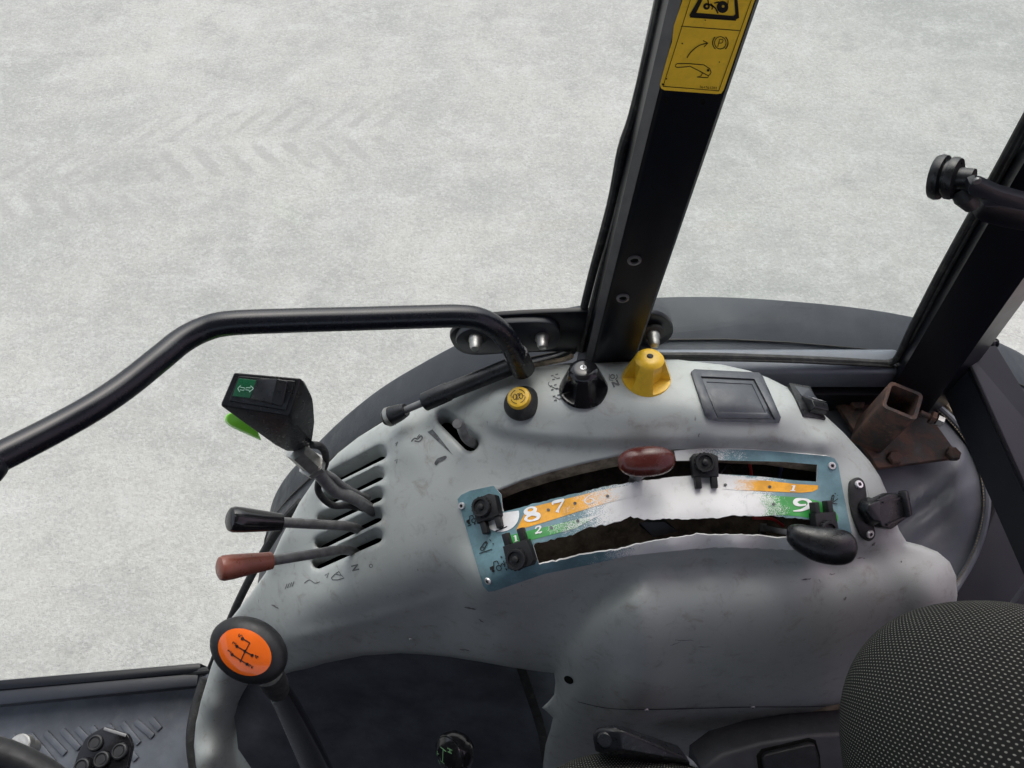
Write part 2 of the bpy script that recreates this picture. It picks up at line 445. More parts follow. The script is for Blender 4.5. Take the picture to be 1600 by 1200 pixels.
MAT = dict(
    console=M_console(), ground=M_ground(), rust=M_rust(), fabric=M_fabric(),
    teal=M_worn("teal_printed_metal", (0.135, 0.25, 0.29)), orange=M_worn("orange_print", (0.78, 0.36, 0.012)), green=M_worn("green_print", (0.03, 0.30, 0.055)),
    paint=M_basic("black_gloss_paint", (0.0040, 0.0050, 0.008), 0.33, 0, 0.1, 20, 0.3, 0.0, 500, rv=0.015),
    dpaint=M_basic("dark_satin_paint", (0.016, 0.019, 0.026), 0.40, 0, 0.12, 14, 0.4, 0.03, 500, 0.05, (0.06, 0.06, 0.065), rv=0.03),
    fender=M_basic("grey_fender_plastic", (0.030, 0.035, 0.043), 0.58, 0, 0.12, 8, 0.25, 0.08, 500, 0.2, (0.06, 0.065, 0.07)),
    black=M_basic("black_plastic", (0.008, 0.009, 0.011), 0.34, 0, 0.3, 60, 0.45, 0.08, 900, 0.12, (0.03, 0.03, 0.03)),
    gblack=M_basic("glossy_black_plastic", (0.010, 0.010, 0.012), 0.16, 0, 0.3, 60, 0.5),
    mblack=M_basic("matt_black_plastic", (0.010, 0.011, 0.013), 0.5, 0, 0.3, 50, 0.4, 0.15, 1400, 0.2, (0.04, 0.038, 0.036)),
    rubber=M_basic("black_rubber", (0.020, 0.021, 0.022), 0.6, 0, 0.35, 40, 0.4, 0.25, 300, 0.5, (0.10, 0.095, 0.085)),
    tray=M_basic("slate_grey_plastic", (0.048, 0.055, 0.068), 0.42, 0, 0.12, 40, 0.5, 0.1, 1500, 0.3, (0.14, 0.14, 0.14)),
    mat=M_basic("slate_floor_mat", (0.070, 0.080, 0.098), 0.5, 0, 0.2, 16, 0.45, 0.2, 700, 0.35, (0.13, 0.135, 0.14)),
    vinyl=M_basic("grey_vinyl", (0.105, 0.118, 0.14), 0.42, 0, 0.15, 20, 0.5, 0.25, 900, 0.3, (0.17, 0.155, 0.13)),
    panel=M_basic("charcoal_panel", (0.085, 0.094, 0.115), 0.6, 0, 0.3, 10, 0.35, 0.2, 900, 0.35, (0.045, 0.045, 0.045)),
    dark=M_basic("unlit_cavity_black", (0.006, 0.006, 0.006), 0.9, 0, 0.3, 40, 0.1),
    yellow=M_basic("yellow_plastic", (0.72, 0.44, 0.025), 0.38, 0, 0.10, 60, 0.5, 0.12, 900, 0.5, (0.42, 0.29, 0.06)),
    sticker=M_basic("yellow_decal", (0.92, 0.60, 0.04), 0.45, 0, 0.06, 60, 0.4, 0, 1, 0.2, (0.3, 0.19, 0.03)),
    ink=M_basic("black_ink", (0.012, 0.011, 0.010), 0.5, 0, 0.2, 60, 0.3),
    greyink=M_basic("faded_grey_ink", (0.095, 0.10, 0.105), 0.6, 0, 0.5, 120, 0.3),
    white=M_basic("white_ink", (0.74, 0.75, 0.76), 0.45, 0, 0.06, 80, 0.4),
    lever=M_basic("dull_lever_steel", (0.17, 0.172, 0.175), 0.42, 0.45, 0.22, 70, 0.5, 0.1, 300, 0.35, (0.08, 0.065, 0.055)),
    steel=M_basic("bright_zinc", (0.36, 0.36, 0.345), 0.42, 0.85, 0.2, 90, 0.5, 0.1, 600, 0.3, (0.25, 0.22, 0.18)),
    screw=M_basic("screw_steel", (0.72, 0.72, 0.72), 0.35, 0.6, 0.15, 90),
    oxblood=M_basic("dark_red_bakelite", (0.075, 0.016, 0.013), 0.22, 0, 0.25, 30, 0.5, 0.05, 400, 0.25, (0.16, 0.10, 0.09)),
    brown=M_basic("red_brown_plastic", (0.21, 0.066, 0.044), 0.34, 0, 0.15, 40, 0.5, 0.1, 500, 0.2, (0.09, 0.04, 0.03)),
    gorange=M_basic("orange_inlay", (0.72, 0.13, 0.012), 0.14, 0, 0.06, 40, 0.5, 0, 1, 0, coat=0.6),
    lime=M_basic("lime_plastic", (0.26, 0.80, 0.06), 0.35, 0, 0.06, 40),
    swgreen=M_basic("green_switch_lens", (0.010, 0.105, 0.045), 0.3, 0, 0.1, 60),
    mint=M_basic("pale_green_ink", (0.55, 0.86, 0.72), 0.5, 0, 0.05, 60),
    olive=M_basic("dull_green_ink", (0.16, 0.34, 0.16), 0.5, 0, 0.2, 60),
    foam=M_basic("grimy_cut_edge", (0.24, 0.20, 0.145), 0.8, 0, 0.5, 60, 0.3, 0.5, 300, 0.6, (0.06, 0.05, 0.04)),
    redw=M_basic("red_wire", (0.35, 0.02, 0.02), 0.4), bluew=M_basic("blue_wire", (0.03, 0.06, 0.13), 0.4),
    cover=M_basic("charcoal_seat_plastic", (0.038, 0.040, 0.046), 0.55, 0, 0.2, 20, 0.4, 0.2, 900, 0.25, (0.07, 0.07, 0.07)),
    slotwall=M_basic("dusty_slot_interior", (0.035, 0.028, 0.021), 0.85, 0, 0.5, 60, 0.2, 0.3, 200, 0.5, (0.09, 0.07, 0.05)),
    scuff=M_basic("rubbed_scuff", (0.15, 0.15, 0.15), 0.6, 0, 0.4, 200, 0.3),
    rail=M_basic("gloss_navy_black_paint", (0.005, 0.0065, 0.011), 0.27, 0, 0.1, 20, 0.4, rv=0.02),
    sill=M_basic("sky_sheen_sill_grey", (0.10, 0.115, 0.14), 0.4, 0, 0.12, 12, 0.5, 0.05, 500, 0.2, (0.12, 0.12, 0.12)),  # sky reflection on the sill rail is painted in as blue-grey
    trim=M_basic("lit_edge_grey", (0.075, 0.075, 0.08), 0.4, 0.2, 0.15, 40, 0.5),  # paler grey carries the light on the pillar's chamfer
    headliner=M_basic("charcoal_headliner", (0.02, 0.02, 0.022), 0.8),
    lining=M_basic("grey_roof_lining", (0.22, 0.22, 0.215), 0.9),
    tinted=M_glass("unseen_left_pane", (0.95, 0.96, 0.96)),  # for the unseen glazing on the left
    glass=M_glass("clear_pane", (0.95, 0.965, 0.96)), glassr=M_glass("pink_reflection_pane", (1.0, 0.86, 0.89)),  # rose tint of the rear pane paints in a pinkish reflection
)

# ------------------------------------------------------------------ the yard
def quad_sheet(name, x0, x1, y0, y1, z, m, **kw):
    b = MB(); b.add([(x0, y0, z), (x1, y0, z), (x1, y1, z), (x0, y1, z)], [(0, 1, 2, 3)], False)
    return b.build(name, m, **kw)
quad_sheet("ground", -90, 90, -90, 90, 0.0, MAT["ground"], kind="structure", label="pale dusty concrete yard with faint tyre tread prints")

# ------------------------------------------------------------------ console surface
CPTS = np.array([
 # rear edge, front to back of the tractor
 (303,1165,-1.39),(312,1110,-1.35),(330,1042,-1.29),(362,965,-1.19),(415,900,-1.09),(440,840,-1.02),(500,740,-.945),(560,685,-.88),(640,640,-.82),(700,612,-.785),(780,585,-.757),
 (880,568,-.735),(960,562,-.727),(1060,562,-.722),(1130,570,-.722),(1200,590,-.727),(1240,610,-.732),(1290,650,-.742),(1340,700,-.755),(1375,745,-.768),(1395,800,-.783),(1412,845,-.80),
 # upper deck
 (560,720,-.878),(620,690,-.825),(620,740,-.845),(700,660,-.792),(690,720,-.808),(780,620,-.745),(880,600,-.717),(960,595,-.709),(1060,600,-.704),(1150,615,-.704),(1230,640,-.712),(1290,690,-.727),(1340,760,-.752),(1375,820,-.775),
 (810,648,-.742),(900,664,-.722),(1000,668,-.714),(1100,670,-.711),(1200,674,-.716),
 # step down to the quadrant
 (760,690,-.780),(830,702,-.763),(900,703,-.747),(1000,700,-.737),(1100,698,-.732),(1200,700,-.734),(1280,712,-.741),
 (720,785,-.817),(780,840,-.805),(860,790,-.779),(960,770,-.759),(1060,765,-.750),(1160,765,-.748),(1260,775,-.752),(1310,790,-.758),(800,770,-.794),
 (740,850,-.832),(765,920,-.837),(850,891,-.801),(950,868,-.779),(1050,856,-.768),(1150,853,-.764),(1250,855,-.766),(1330,838,-.770),
 # front lobe with the lever slots
 (520,800,-.955),(590,770,-.873),(590,840,-.90),(660,790,-.84),(660,860,-.868),(500,870,-1.0),(590,895,-.925),(680,900,-.893),(450,920,-1.06),(440,965,-1.10),(500,935,-1.015),(560,945,-.985),(640,925,-.925),
 (440,1000,-1.135),(560,972,-1.03),(640,948,-.965),(720,925,-.905),
 (450,1035,-1.20),(520,1028,-1.14),(560,1010,-1.10),(620,1018,-1.09),(700,985,-1.01),(700,1022,-1.065),(780,960,-.93),(780,1000,-.99),(780,1040,-1.06),(860,950,-.905),(840,1010,-1.0),(866,1050,-1.06),(866,1085,-1.12),
 # valley under the quadrant, then the barrel
 (880,915,-.853),(950,905,-.837), (1490,905,-.828),(1485,965,-.88),(930,980,-.895),(900,1030,-.97),(955,1045,-.945),(890,1085,-1.06),(940,1098,-1.035),
 (870,1120,-1.15),(900,1150,-1.17),(1000,1150,-1.14),(1150,1150,-1.13),(1240,1128,-1.08),(855,1200,-1.31),(1000,1225,-1.34),(1150,1210,-1.29),
 # lower front flank
 (395,1045,-1.285),(350,1045,-1.262),(335,1105,-1.325),(365,1110,-1.375),(330,1180,-1.38),(365,1175,-1.45),(385,1150,-1.465),(320,1230,-1.43),(400,1215,-1.53),(450,1225,-1.56),(384,1105,-1.415),
])
_u = np.arange(990, 1471, 60.0)
_vb = np.interp(_u, [990, 1100, 1200, 1300, 1380, 1420, 1470], [902, 888, 884, 880, 866, 862, 870]); _zb = np.interp(_u, [990, 1100, 1200, 1400, 1470], [-.824, -.816, -.812, -.806, -.811])
_rows = [(0, 0), (24, -.0015), (46, -.008), (72, -.022), (112, -.055), (160, -.112), (212, -.195)]
CPTS = np.vstack([CPTS] + [np.array([(u, v + dv * (1.0 if u < 1350 else .95), z + dz) for u, v, z in zip(_u, _vb, _zb)]) for dv, dz in _rows])
def tps_fit(C, lam=1.6e-4):
    P = C[:, :2] / 1000.0; z = C[:, 2]; n = len(P)
    d = np.hypot(P[:, None, 0] - P[None, :, 0], P[:, None, 1] - P[None, :, 1])
    K = np.where(d > 0, d * d * np.log(d + 1e-12), 0) + lam * np.eye(n)
    Q = np.hstack([np.ones((n, 1)), P])
    A = np.vstack([np.hstack([K, Q]), np.hstack([Q.T, np.zeros((3, 3))])])
    return P, np.linalg.solve(A, np.concatenate([z, np.zeros(3)]))
TP, TW = tps_fit(CPTS)
CREASES = [   # mould lines: polyline (left to right), height of the break, its width, kind
 ([(752,655),(775,672),(810,682),(900,692),(1000,694),(1100,693),(1200,695),(1275,706)], .0042, 7.0, 'step'),
 ([(880,905),(950,888),(1050,874),(1150,870),(1250,871),(1330,862),(1395,848)], .0045, 9.0, 'step'),
 ([(872,1088),(884,1045),(905,1000),(935,962),(975,930),(1020,908)], .0065, 12.0, 'step2'),
 ([(430,1003),(500,988),(560,974),(640,950),(720,926)], .0060, 9.0, 'ridge')]
def crease(UV):
    UV = np.asarray(UV, float); out = np.zeros(len(UV))
    for pl, A, w, kd in CREASES:
        q = resample(cat_rom(pl, 4), 8, False); d = loop_dist(UV, q, False); Q = np.array(q)
        near = d < w * 6
        if not near.any(): continue
        P = UV[near]; k = np.argmin(((P[:, None, :] - Q[None]) ** 2).sum(2), 1); k = np.clip(k, 1, len(Q) - 2)
        T = Q[k + 1] - Q[k - 1]; R = P - Q[k]; s = np.sign(T[:, 0] * R[:, 1] - T[:, 1] * R[:, 0])
        t = np.clip(np.minimum(k, len(Q) - 1 - k) / 6.0, 0, 1)
        dd = d[near]
        if kd == 'ridge': g = A * np.exp(-(dd / w) ** 2)
        elif kd == 'step2': g = A * np.tanh(s * dd / w) * np.exp(-(dd / (w * 3.2)) ** 2)
        else: g = -A * np.tanh(s * dd / w) * np.exp(-(dd / (w * 2.6)) ** 2)
        out[near] += g * t
    return out
def heights(UV):
    Q = np.asarray(UV, float) / 1000.0; out = np.empty(len(Q))
    for i in range(0, len(Q), 4000):
        q = Q[i:i + 4000]; d = np.hypot(q[:, None, 0] - TP[None, :, 0], q[:, None, 1] - TP[None, :, 1])
        out[i:i + 4000] = np.where(d > 0, d * d * np.log(d + 1e-12), 0) @ TW[:-3] + TW[-3] + q @ TW[-2:]
    return out + crease(UV)
def lift(UV, h):
    UV = np.asarray(UV, float); a = (UV[:, 0] - CX) / FPX; b = (CY - UV[:, 1]) / FPX
    dy, dz = CP + b * SP, -SP + b * CP; t = h / dz
    return np.stack([a * t, dy * t, CAMZ + dz * t], 1)
def con_pts(UV, off=0.0):
    """points on the console skin, raised by off along its normal"""
    UV = np.asarray(UV, float); e = 3.0
    p = lift(UV, heights(UV))
    if off == 0: return p
    return p + con_nrm(UV) * off
def con_nrm(UV):
    UV = np.asarray(UV, float); e = 3.0
    A = lift(UV + [e, 0], heights(UV + [e, 0])) - lift(UV - [e, 0], heights(UV - [e, 0]))
    B = lift(UV - [0, e], heights(UV - [0, e])) - lift(UV + [0, e], heights(UV + [0, e]))
    n = np.cross(A, B); return n / np.linalg.norm(n, axis=1)[:, None]
def on(u, v, off=0.0): return Vector(con_pts([(u, v)], off)[0])
def nrm(u, v): return Vector(con_nrm([(u, v)])[0])
def con_surf(off): return lambda UV: con_pts(UV, off)
def y_surf(y): return lambda UV: np.array([tuple(at(u, v, y=y)) for u, v in UV])
def mat_surf(M, off=0.0): return lambda UV: np.array([tuple(M @ Vector((x, y, off))) for x, y in UV])

# flat print: strokes and filled shapes laid on a surface
def stroke(mb, pts, w, surf):
    P = np.array([p[:2] for p in pts], float); n = len(P)
    W = np.array(w if isinstance(w, (list, tuple)) else [w] * n, float) / 2
    T = np.gradient(P, axis=0); T /= np.linalg.norm(T, axis=1)[:, None] + 1e-9
    N = np.stack([-T[:, 1], T[:, 0]], 1)
    V = np.concatenate([P + N * W[:, None], P - N * W[:, None]])
    mb.add(surf(V), [(i, i + 1, n + i + 1, n + i) for i in range(n - 1)], False)
def fill(mb, poly, surf, holes=(), step=1e9):
    A = np.array(poly); st = min(step, max(np.ptp(A[:, 0]), np.ptp(A[:, 1])) * 2)
    if step < 1e8:
        P, T, _ = mesh2d(poly, holes, step)
    else:
        loops = [list(poly)] + [list(h) for h in holes]; pts = []; ed = []
        for lp in loops:
            o = len(pts); pts += lp; ed += [(o + i, o + (i + 1) % len(lp)) for i in range(len(lp))]
        vo, eo, fo, *_ = delaunay_2d_cdt([Vector(p) for p in pts], ed, [], 0, 1e-6)
        P = np.array([tuple(p) for p in vo]); T = np.array([f for f in fo if len(f) == 3]); C = P[T].mean(1)
        k = inside(C, loops[0])
        for lp in loops[1:]: k &= ~inside(C, lp)
        T = T[k]
    mb.add(surf(P), [tuple(t) for t in T], False)
    return P
def ell(cx, cy, rx, ry=None, rot=0, n=20, a0=0, a1=360):
    ry = rx if ry is None else ry; c, s = math.cos(math.radians(rot)), math.sin(math.radians(rot)); out = []
    full = abs(a1 - a0) >= 360
    for k in range(n if full else n + 1):
        a = math.radians(a0 + (a1 - a0) * k / n); x, y = rx * math.cos(a), ry * math.sin(a)
        out.append((cx + x * c - y * s, cy + x * s + y * c))
    return out
GLYPH = {  # pen strokes in a unit box, y up: lists of (x, y, width)
 '8': [[(.5,.52,.20),(.25,.62,.24),(.17,.78,.22),(.32,.95,.12),(.5,1,.10),(.68,.95,.12),(.80,.80,.18),(.70,.62,.2),(.5,.52,.22),(.22,.40,.14),(.06,.22,.16),(.2,.05,.12),(.48,0,.10),(.78,.06,.16),(.9,.25,.26),(.75,.42,.24),(.5,.52,.2)]],
 '7': [[(.05,.72,.05),(.12,.94,.16),(.5,.95,.20),(.95,.97,.14)],[(.95,.97,.10),(.68,.6,.10),(.42,.25,.14),(.30,0,.22)]],
 '6': [[(.85,.98,.06),(.5,.85,.12),(.2,.6,.2),(.1,.32,.22),(.25,.06,.14),(.5,0,.10),(.8,.1,.2),(.85,.32,.22),(.62,.52,.12),(.3,.42,.08)]],
 '9': [[(.05,.02,.05),(.45,.10,.12),(.78,.36,.20),(.9,.66,.24),(.75,.93,.14),(.48,1,.10),(.2,.9,.2),(.14,.68,.22),(.36,.5,.12),(.7,.56,.08)]],
 '2': [[(.15,.72,.12),(.28,.93,.14),(.55,1,.12),(.82,.84,.2),(.68,.52,.14),(.3,.2,.10),(.08,.04,.12)],[(.08,.05,.16),(.45,.08,.14),(.75,.02,.16),(.95,.14,.05)]],
 '1': [[(.55,1,.24),(.5,.5,.24),(.45,.02,.24)],[(.2,.86,.08),(.55,.98,.10)],[(.15,.02,.10),(.78,.02,.10)]],
 '3': [[(.15,.82,.12),(.5,1,.12),(.82,.8,.14),(.5,.54,.12),(.85,.26,.14),(.5,0,.12),(.12,.16,.12)]],
 '4': [[(.72,0,.13),(.72,1,.13)],[(.72,1,.11),(.08,.3,.11),(.95,.3,.12)]],
 '5': [[(.85,.98,.12),(.25,.98,.12),(.2,.56,.12),(.55,.62,.13),(.86,.32,.14),(.5,0,.12),(.12,.12,.12)]],
 'N': [[(.1,0,.16),(.1,1,.16)],[(.1,.95,.18),(.9,.05,.18)],[(.9,0,.16),(.9,1,.16)]],
 'P': [[(.25,0,.1),(.25,1,.1)],[(.25,1,.1),(.75,.96,.1),(.82,.72,.1),(.7,.52,.1),(.25,.48,.1)]],
 'H': [[(.15,0,.14),(.15,1,.14)],[(.85,0,.14),(.85,1,.14)],[(.15,.5,.14),(.85,.5,.14)]],
 'L': [[(.2,1,.14),(.2,0,.14)],[(.2,.06,.14),(.85,.06,.14)]],
 'M': [[(.1,0,.12),(.1,1,.12)],[(.1,1,.12),(.5,.3,.12)],[(.5,.3,.12),(.9,1,.12)],[(.9,0,.12),(.9,1,.12)]],
 'S': [[(.85,.85,.12),(.5,1,.12),(.18,.76,.14),(.5,.52,.12),(.84,.25,.14),(.5,0,.12),(.12,.15,.12)]],
}
def glyph(mb, ch, u, v, w, h, rot, surf, ydown=True, bold=1.0, shear=0.0):
    """draws ch with its lower left corner at (u, v)"""
    c, s = math.cos(math.radians(rot)), math.sin(math.radians(rot))
    for st in GLYPH[ch]:
        q = cat_rom(st, 5) if len(st) > 3 else resample3(st)
        pts = []
        for (x, y, ww) in q:
            X, Yy = x * w + y * h * shear, y * h
            if ydown: pts.append((u + X * c + Yy * s, v + X * s - Yy * c))
            else: pts.append((u + X * c - Yy * s, v + X * s + Yy * c))
        stroke(mb, pts, [max(p[2], 0.03) * w * bold for p in q], surf)
def resample3(st):
    out = []
    for i in range(len(st) - 1):
        for k in range(3): out.append(tuple(st[i][c] + (st[i + 1][c] - st[i][c]) * k / 3 for c in range(3)))
    out.append(st[-1]); return out
def screw_head(root, M, r, name="screw"):
    b = MB(); b.lathe([(r, 0), (r, r * .35), (r * .86, r * .55), (r * .42, r * .55), (r * .40, r * .2), (0, r * .2)], M, 18)
    o = b.build(name, MAT["screw"], root)
    k = MB()
    for a in (0, 60, 120): k.box(M @ Matrix.Rotation(math.radians(a), 4, 'Z') @ Matrix.Translation((0, 0, r * .3)), (r * 1.0, r * .26, r * .53))
    k.build("recess", MAT["ink"], o); return o

# ------------------------------------------------------------------ console body
OUT = [(303,1165),(306,1130),(314,1095),(330,1042),(345,1000),(362,965),(390,930),(415,895),(428,865),(440,838),(468,785),(500,738),(528,708),(560,683),(600,658),(640,638),(700,611),(740,597),(780,585),(830,575),
       (880,568),(960,562),(1060,562),(1130,570),(1170,579),(1200,590),(1240,610),(1268,630),(1290,650),(1318,676),(1340,700),(1360,722),(1375,745),(1387,772),(1395,800),(1405,828),(1416,846),
       (1440,852),(1465,862),(1484,878),(1494,900),(1496,930),(1492,960),(1478,1000),(1450,1040),(1410,1075),(1360,1096),
       (1320,1098),(1290,1104),(1262,1115),(1240,1130),(1215,1147),(1195,1165),(1178,1190),(1165,1235),
       (848,1235),(850,1195),(854,1165),(862,1140),(866,1122),(856,1112),(848,1106),(858,1097),(868,1085),(870,1066),(868,1050),
       (840,1047),(800,1041),(750,1032),(700,1024),(660,1020),(620,1018),(560,1022),(500,1034),(455,1048),(420,1064),(400,1078),(386,1098),(380,1120),(381,1140),(392,1160),(415,1182),(450,1205),(480,1235),(316,1235),(306,1195)]
def slot(u0, v0, u1, v1, w, w2=None):
    w2 = w if w2 is None else w2; a = math.degrees(math.atan2(v1 - v0, u1 - u0)); A = []
    for (cx, cy, r, s) in ((u1, v1, w2, -90), (u0, v0, w, 90)):
        for k in range(9):
            t = math.radians(a + s + 180 * k / 8); A.append((cx + r * math.cos(t), cy + r * math.sin(t)))
    return A
VENT = [((524,744),(594,708)),((514,779),(590,741)),((507,812),(588,773)),((503,848),(587,806)),((498,879),(587,838))]
HOLES = [slot(*a, *b, 9.5, 11) for a, b in VENT]
HOLES.append(slot(696, 654, 735, 692, 12, 13))
HOLES.append([(776,768),(815,752),(860,738),(910,725),(960,714),(1010,707),(1050,703),(1100,706),(1200,710),(1285,722),(1297,760),(1309,822),(1300,834),(1200,842),(1130,840),(1065,844),(1000,854),(945,865),(845,887),(810,892),(800,850),(790,805)])
rings = []
for h in HOLES:
    C = np.array(h).mean(0)
    for k in (2.2, 4.5, 7.0):
        A = np.array(resample(h, 4.0)); T = np.roll(A, -1, 0) - np.roll(A, 1, 0); T /= np.linalg.norm(T, axis=1)[:, None] + 1e-9
        N = np.stack([T[:, 1], -T[:, 0]], 1)
        if ((A + N) - C)[0] @ (A - C)[0] < (A - C)[0] @ (A - C)[0]: N = -N
        rings += [tuple(p) for p in A + N * k]
A = np.array(resample(OUT, 4.0)); T = np.roll(A, -1, 0) - np.roll(A, 1, 0); T /= np.linalg.norm(T, axis=1)[:, None] + 1e-9
for sgn in (1, -1):
    for k in (2.5, 5.5, 9.0): rings += [tuple(p) for p in A + sgn * k * np.stack([T[:, 1], -T[:, 0]], 1)]
P, TRI, LOOPS = mesh2d(OUT, HOLES, 7.0, rings)
h = heights(P)
def lip(d, w, r): 
    x = np.clip(1 - d / w, 0, 1); return r * (1 - np.sqrt(np.clip(1 - x * x, 0, 1)))
dO = loop_dist(P, resample(OUT, 4.0))
h = h - lip(dO, 12.0, 0.009)
for i, hl in enumerate(HOLES):
    d = loop_dist(P, hl); d[inside(P, hl)] = 0
    h = h - (lip(d, 10.0, 0.009) if i < 6 else lip(d, 4.0, 0.0025))
V3 = lift(P, h); NR = con_nrm(P)
con = thing("control_console", "grey moulded plastic control console beside the seat, scuffed and grimy", "console", at(1000, 900, h=-1.3))
b = MB(); b.add(V3, [tuple(t) for t in TRI])
# turned-down edge all round
for li, depth in ((0, 0.035),):
    lp = LOOPS[li]; n = len(lp); base = V3[lp]; dn = base + np.array([0, 0.004, -depth])
    b.add(np.concatenate([base, dn]), [(i, (i + 1) % n, n + (i + 1) % n, n + i) for i in range(n)])
body = b.build("body", MAT["console"], con, sharp=60)
bm = bmesh.new(); bm.from_mesh(body.data); bmesh.ops.recalc_face_normals(bm, faces=list(bm.faces)); bm.to_mesh(body.data); bm.free()
# walls of the openings and the dark voids under them
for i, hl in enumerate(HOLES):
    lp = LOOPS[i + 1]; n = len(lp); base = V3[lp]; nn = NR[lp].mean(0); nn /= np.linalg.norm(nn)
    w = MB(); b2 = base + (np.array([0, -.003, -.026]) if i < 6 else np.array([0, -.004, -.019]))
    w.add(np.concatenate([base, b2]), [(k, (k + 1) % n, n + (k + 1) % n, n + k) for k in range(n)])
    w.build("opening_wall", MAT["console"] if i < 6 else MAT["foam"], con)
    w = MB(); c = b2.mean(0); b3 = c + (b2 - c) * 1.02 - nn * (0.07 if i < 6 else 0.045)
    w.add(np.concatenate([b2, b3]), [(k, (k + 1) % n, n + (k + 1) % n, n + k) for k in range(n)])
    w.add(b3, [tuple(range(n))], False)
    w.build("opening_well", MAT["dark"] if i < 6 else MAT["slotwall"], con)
# seam and screws on the barrel, hole
m_ = MB()
stroke(m_, cat_rom([(903,1096),(950,1106),(1010,1108),(1100,1106),(1175,1104),(1240,1104),(1290,1103)], 8), 1.3, con_surf(0.0006)); m_.build("seam", MAT["greyink"], con)
for u, v in ((1010,1108),(1176,1104),(642,998)):
    screw_head(con, frame(on(u, v, 0.0005), nrm(u, v)), 0.0028 if u != 642 else 0.0022)
m_ = MB(); fill(m_, ell(889, 1062, 8, 5.5, 35), con_surf(0.0006)); m_.build("screw_hole", MAT["dark"], con)
# faded printed marks on the deck
S6 = con_surf(0.0005)
def mark(name, *draw, m="greyink", parent=None):      # one printed mark, a part of its own
    mb = MB()
    for d in draw: d(mb)
    return mb.build(name, MAT[m], parent or con)
ST = lambda pts, w, s=S6: (lambda mb: stroke(mb, pts, w, s)); FI = lambda pts, s=S6, step=1e9: (lambda mb: fill(mb, pts, s, step=step)); GL = lambda *a, **k: (lambda mb: glyph(mb, *a, **k))
mark("letter_mark", GL('N', 549, 884, 9, 11, 75, S6, bold=1.4)); mark("letter_mark", GL('N', 959, 606, 10, 9, -25, S6, bold=1.6))
mark("ring_mark", ST(ell(580, 884, 2.6, 2.6, n=12, a0=0, a1=358), 1.0))
mark("float_symbol", ST([(508,899),(514,895),(511,903)], 1.3), ST([(518,903),(524,897),(534,899),(538,903),(528,906),(520,906),(518,903)], 1.4), ST([(525,896),(530,893),(533,898)], 1.4))
mark("bar_symbol", *[ST([(446 + k * 3.6, 920 - k * 1.2), (449 + k * 3.6, 912 - k * 1.2)], 1.0) for k in range(4)])
mark("wave_symbol", ST(cat_rom([(476,911),(484,906),(492,911),(500,909)], 4), 1.1))
mark("speed_wedge", FI([(668,675),(676,671),(684,680),(708,711)], step=4))
mark("tortoise_symbol", FI(cat_rom([(679,724),(683,717),(690,714),(697,712),(698,716),(692,720),(686,723),(682,727)], 3, True)))
mark("hare_symbol", ST(cat_rom([(643,690),(648,685),(653,686),(658,681),(660,685),(655,690),(648,689)], 3), 2.0), ST([(652,684),(656,679)], 1.3))
for (cu, cv, s_) in ((868,592,1.0),(866,608,.95),(871,624,1.0)):
    mark("axle_symbol", *[ST([(cu + dx * s_ - 2, cv + dy * s_), (cu + dx * s_ + 2, cv + dy * s_ - 1)], 2.0) for dx, dy in ((-5,-4),(2,-6),(-3,2),(5,0))], ST([(cu - 3, cv - 3), (cu + 3, cv)], 1.1))
mark("lock_symbol", ST(ell(862, 600, 5, 4, n=8, a0=90, a1=230), 1.1))
mark("shaft_symbol", ST(ell(957, 589, 3.2, n=10, a0=0, a1=350), 1.5), ST([(952,585),(952,594),(958,595)], 1.1), ST(ell(958, 589, 6.5, 5, n=6, a0=-40, a1=60), 1.4))
for q in ([(618,694),(622,690),(619,697)], [(617,720),(621,717),(620,724)]): mark("tick_mark", ST(q, 1.0))
# scuff marks
random.seed(11)
for u, v, L, a, w in ((735,950,20,10,3.5),(752,970,10,35,2),(1285,872,16,-3,2),(1345,872,14,4,2.2),(1365,850,7,-50,4),(1092,680,6,-65,2),(1330,852,5,-60,2),(1408,878,4,90,3),(1260,905,16,-8,2.6),(1300,897,10,-5,2),(1405,970,8,80,1.5),(430,948,14,30,3),(1070,1000,30,2,1.2),(1100,1010,22,0,1),(1055,1005,18,-20,1),(1320,935,7,-60,4),(726,1015,16,10,2.5)):
    c_, s_ = math.cos(math.radians(a)), math.sin(math.radians(a))
    pts = [(u + c_ * L * (t - .5) + random.uniform(-.6, .6), v + s_ * L * (t - .5) + random.uniform(-.8, .8)) for t in (0, .2, .4, .6, .8, 1)]
    mark("scuff_mark", ST(pts, [0.3, w * .7, w, w * .5, w * .7, 0.3], con_surf(0.0004)), m="scuff")

# ------------------------------------------------------------------ quadrant plate
plate = thing("quadrant_plate", "worn metal lever quadrant plate with orange and green numbered bands", "plate", on(1020, 800))
def wramp(u, pts):
    return np.interp(u, [p[0] for p in pts], [p[1] for p in pts])
jag = random.Random(5)
def rough(line, amp, step=6):
    q = resample(line, step, False)
    return [(x, y + (jag.uniform(-amp, amp) if 0 < i < len(q) - 1 else 0)) for i, (x, y) in enumerate(q)]
POUT = [(716,780),(722,773),(735,767),(772,759),(784,773),(786,800)] + rough([(790,800),(850,784),(900,772),(950,760),(1000,752),(1060,745)], 0.9) + \
       [(1100,742),(1121,741),(1176,744),(1239,751),(1275,753),(1276,726),(1228,722),(1121,719),(1056,720),(1053,704),(1100,700),(1160,701),(1220,705),(1290,711),(1302,716),(1308,726),(1330,838)] + \
       rough([(1328,850),(1245,857),(1165,854),(1110,853),(1055,858)], 0.8, 8) + [(1000,864),(980,866),(920,880),(850,894),(772,921),(764,922),(757,914)]
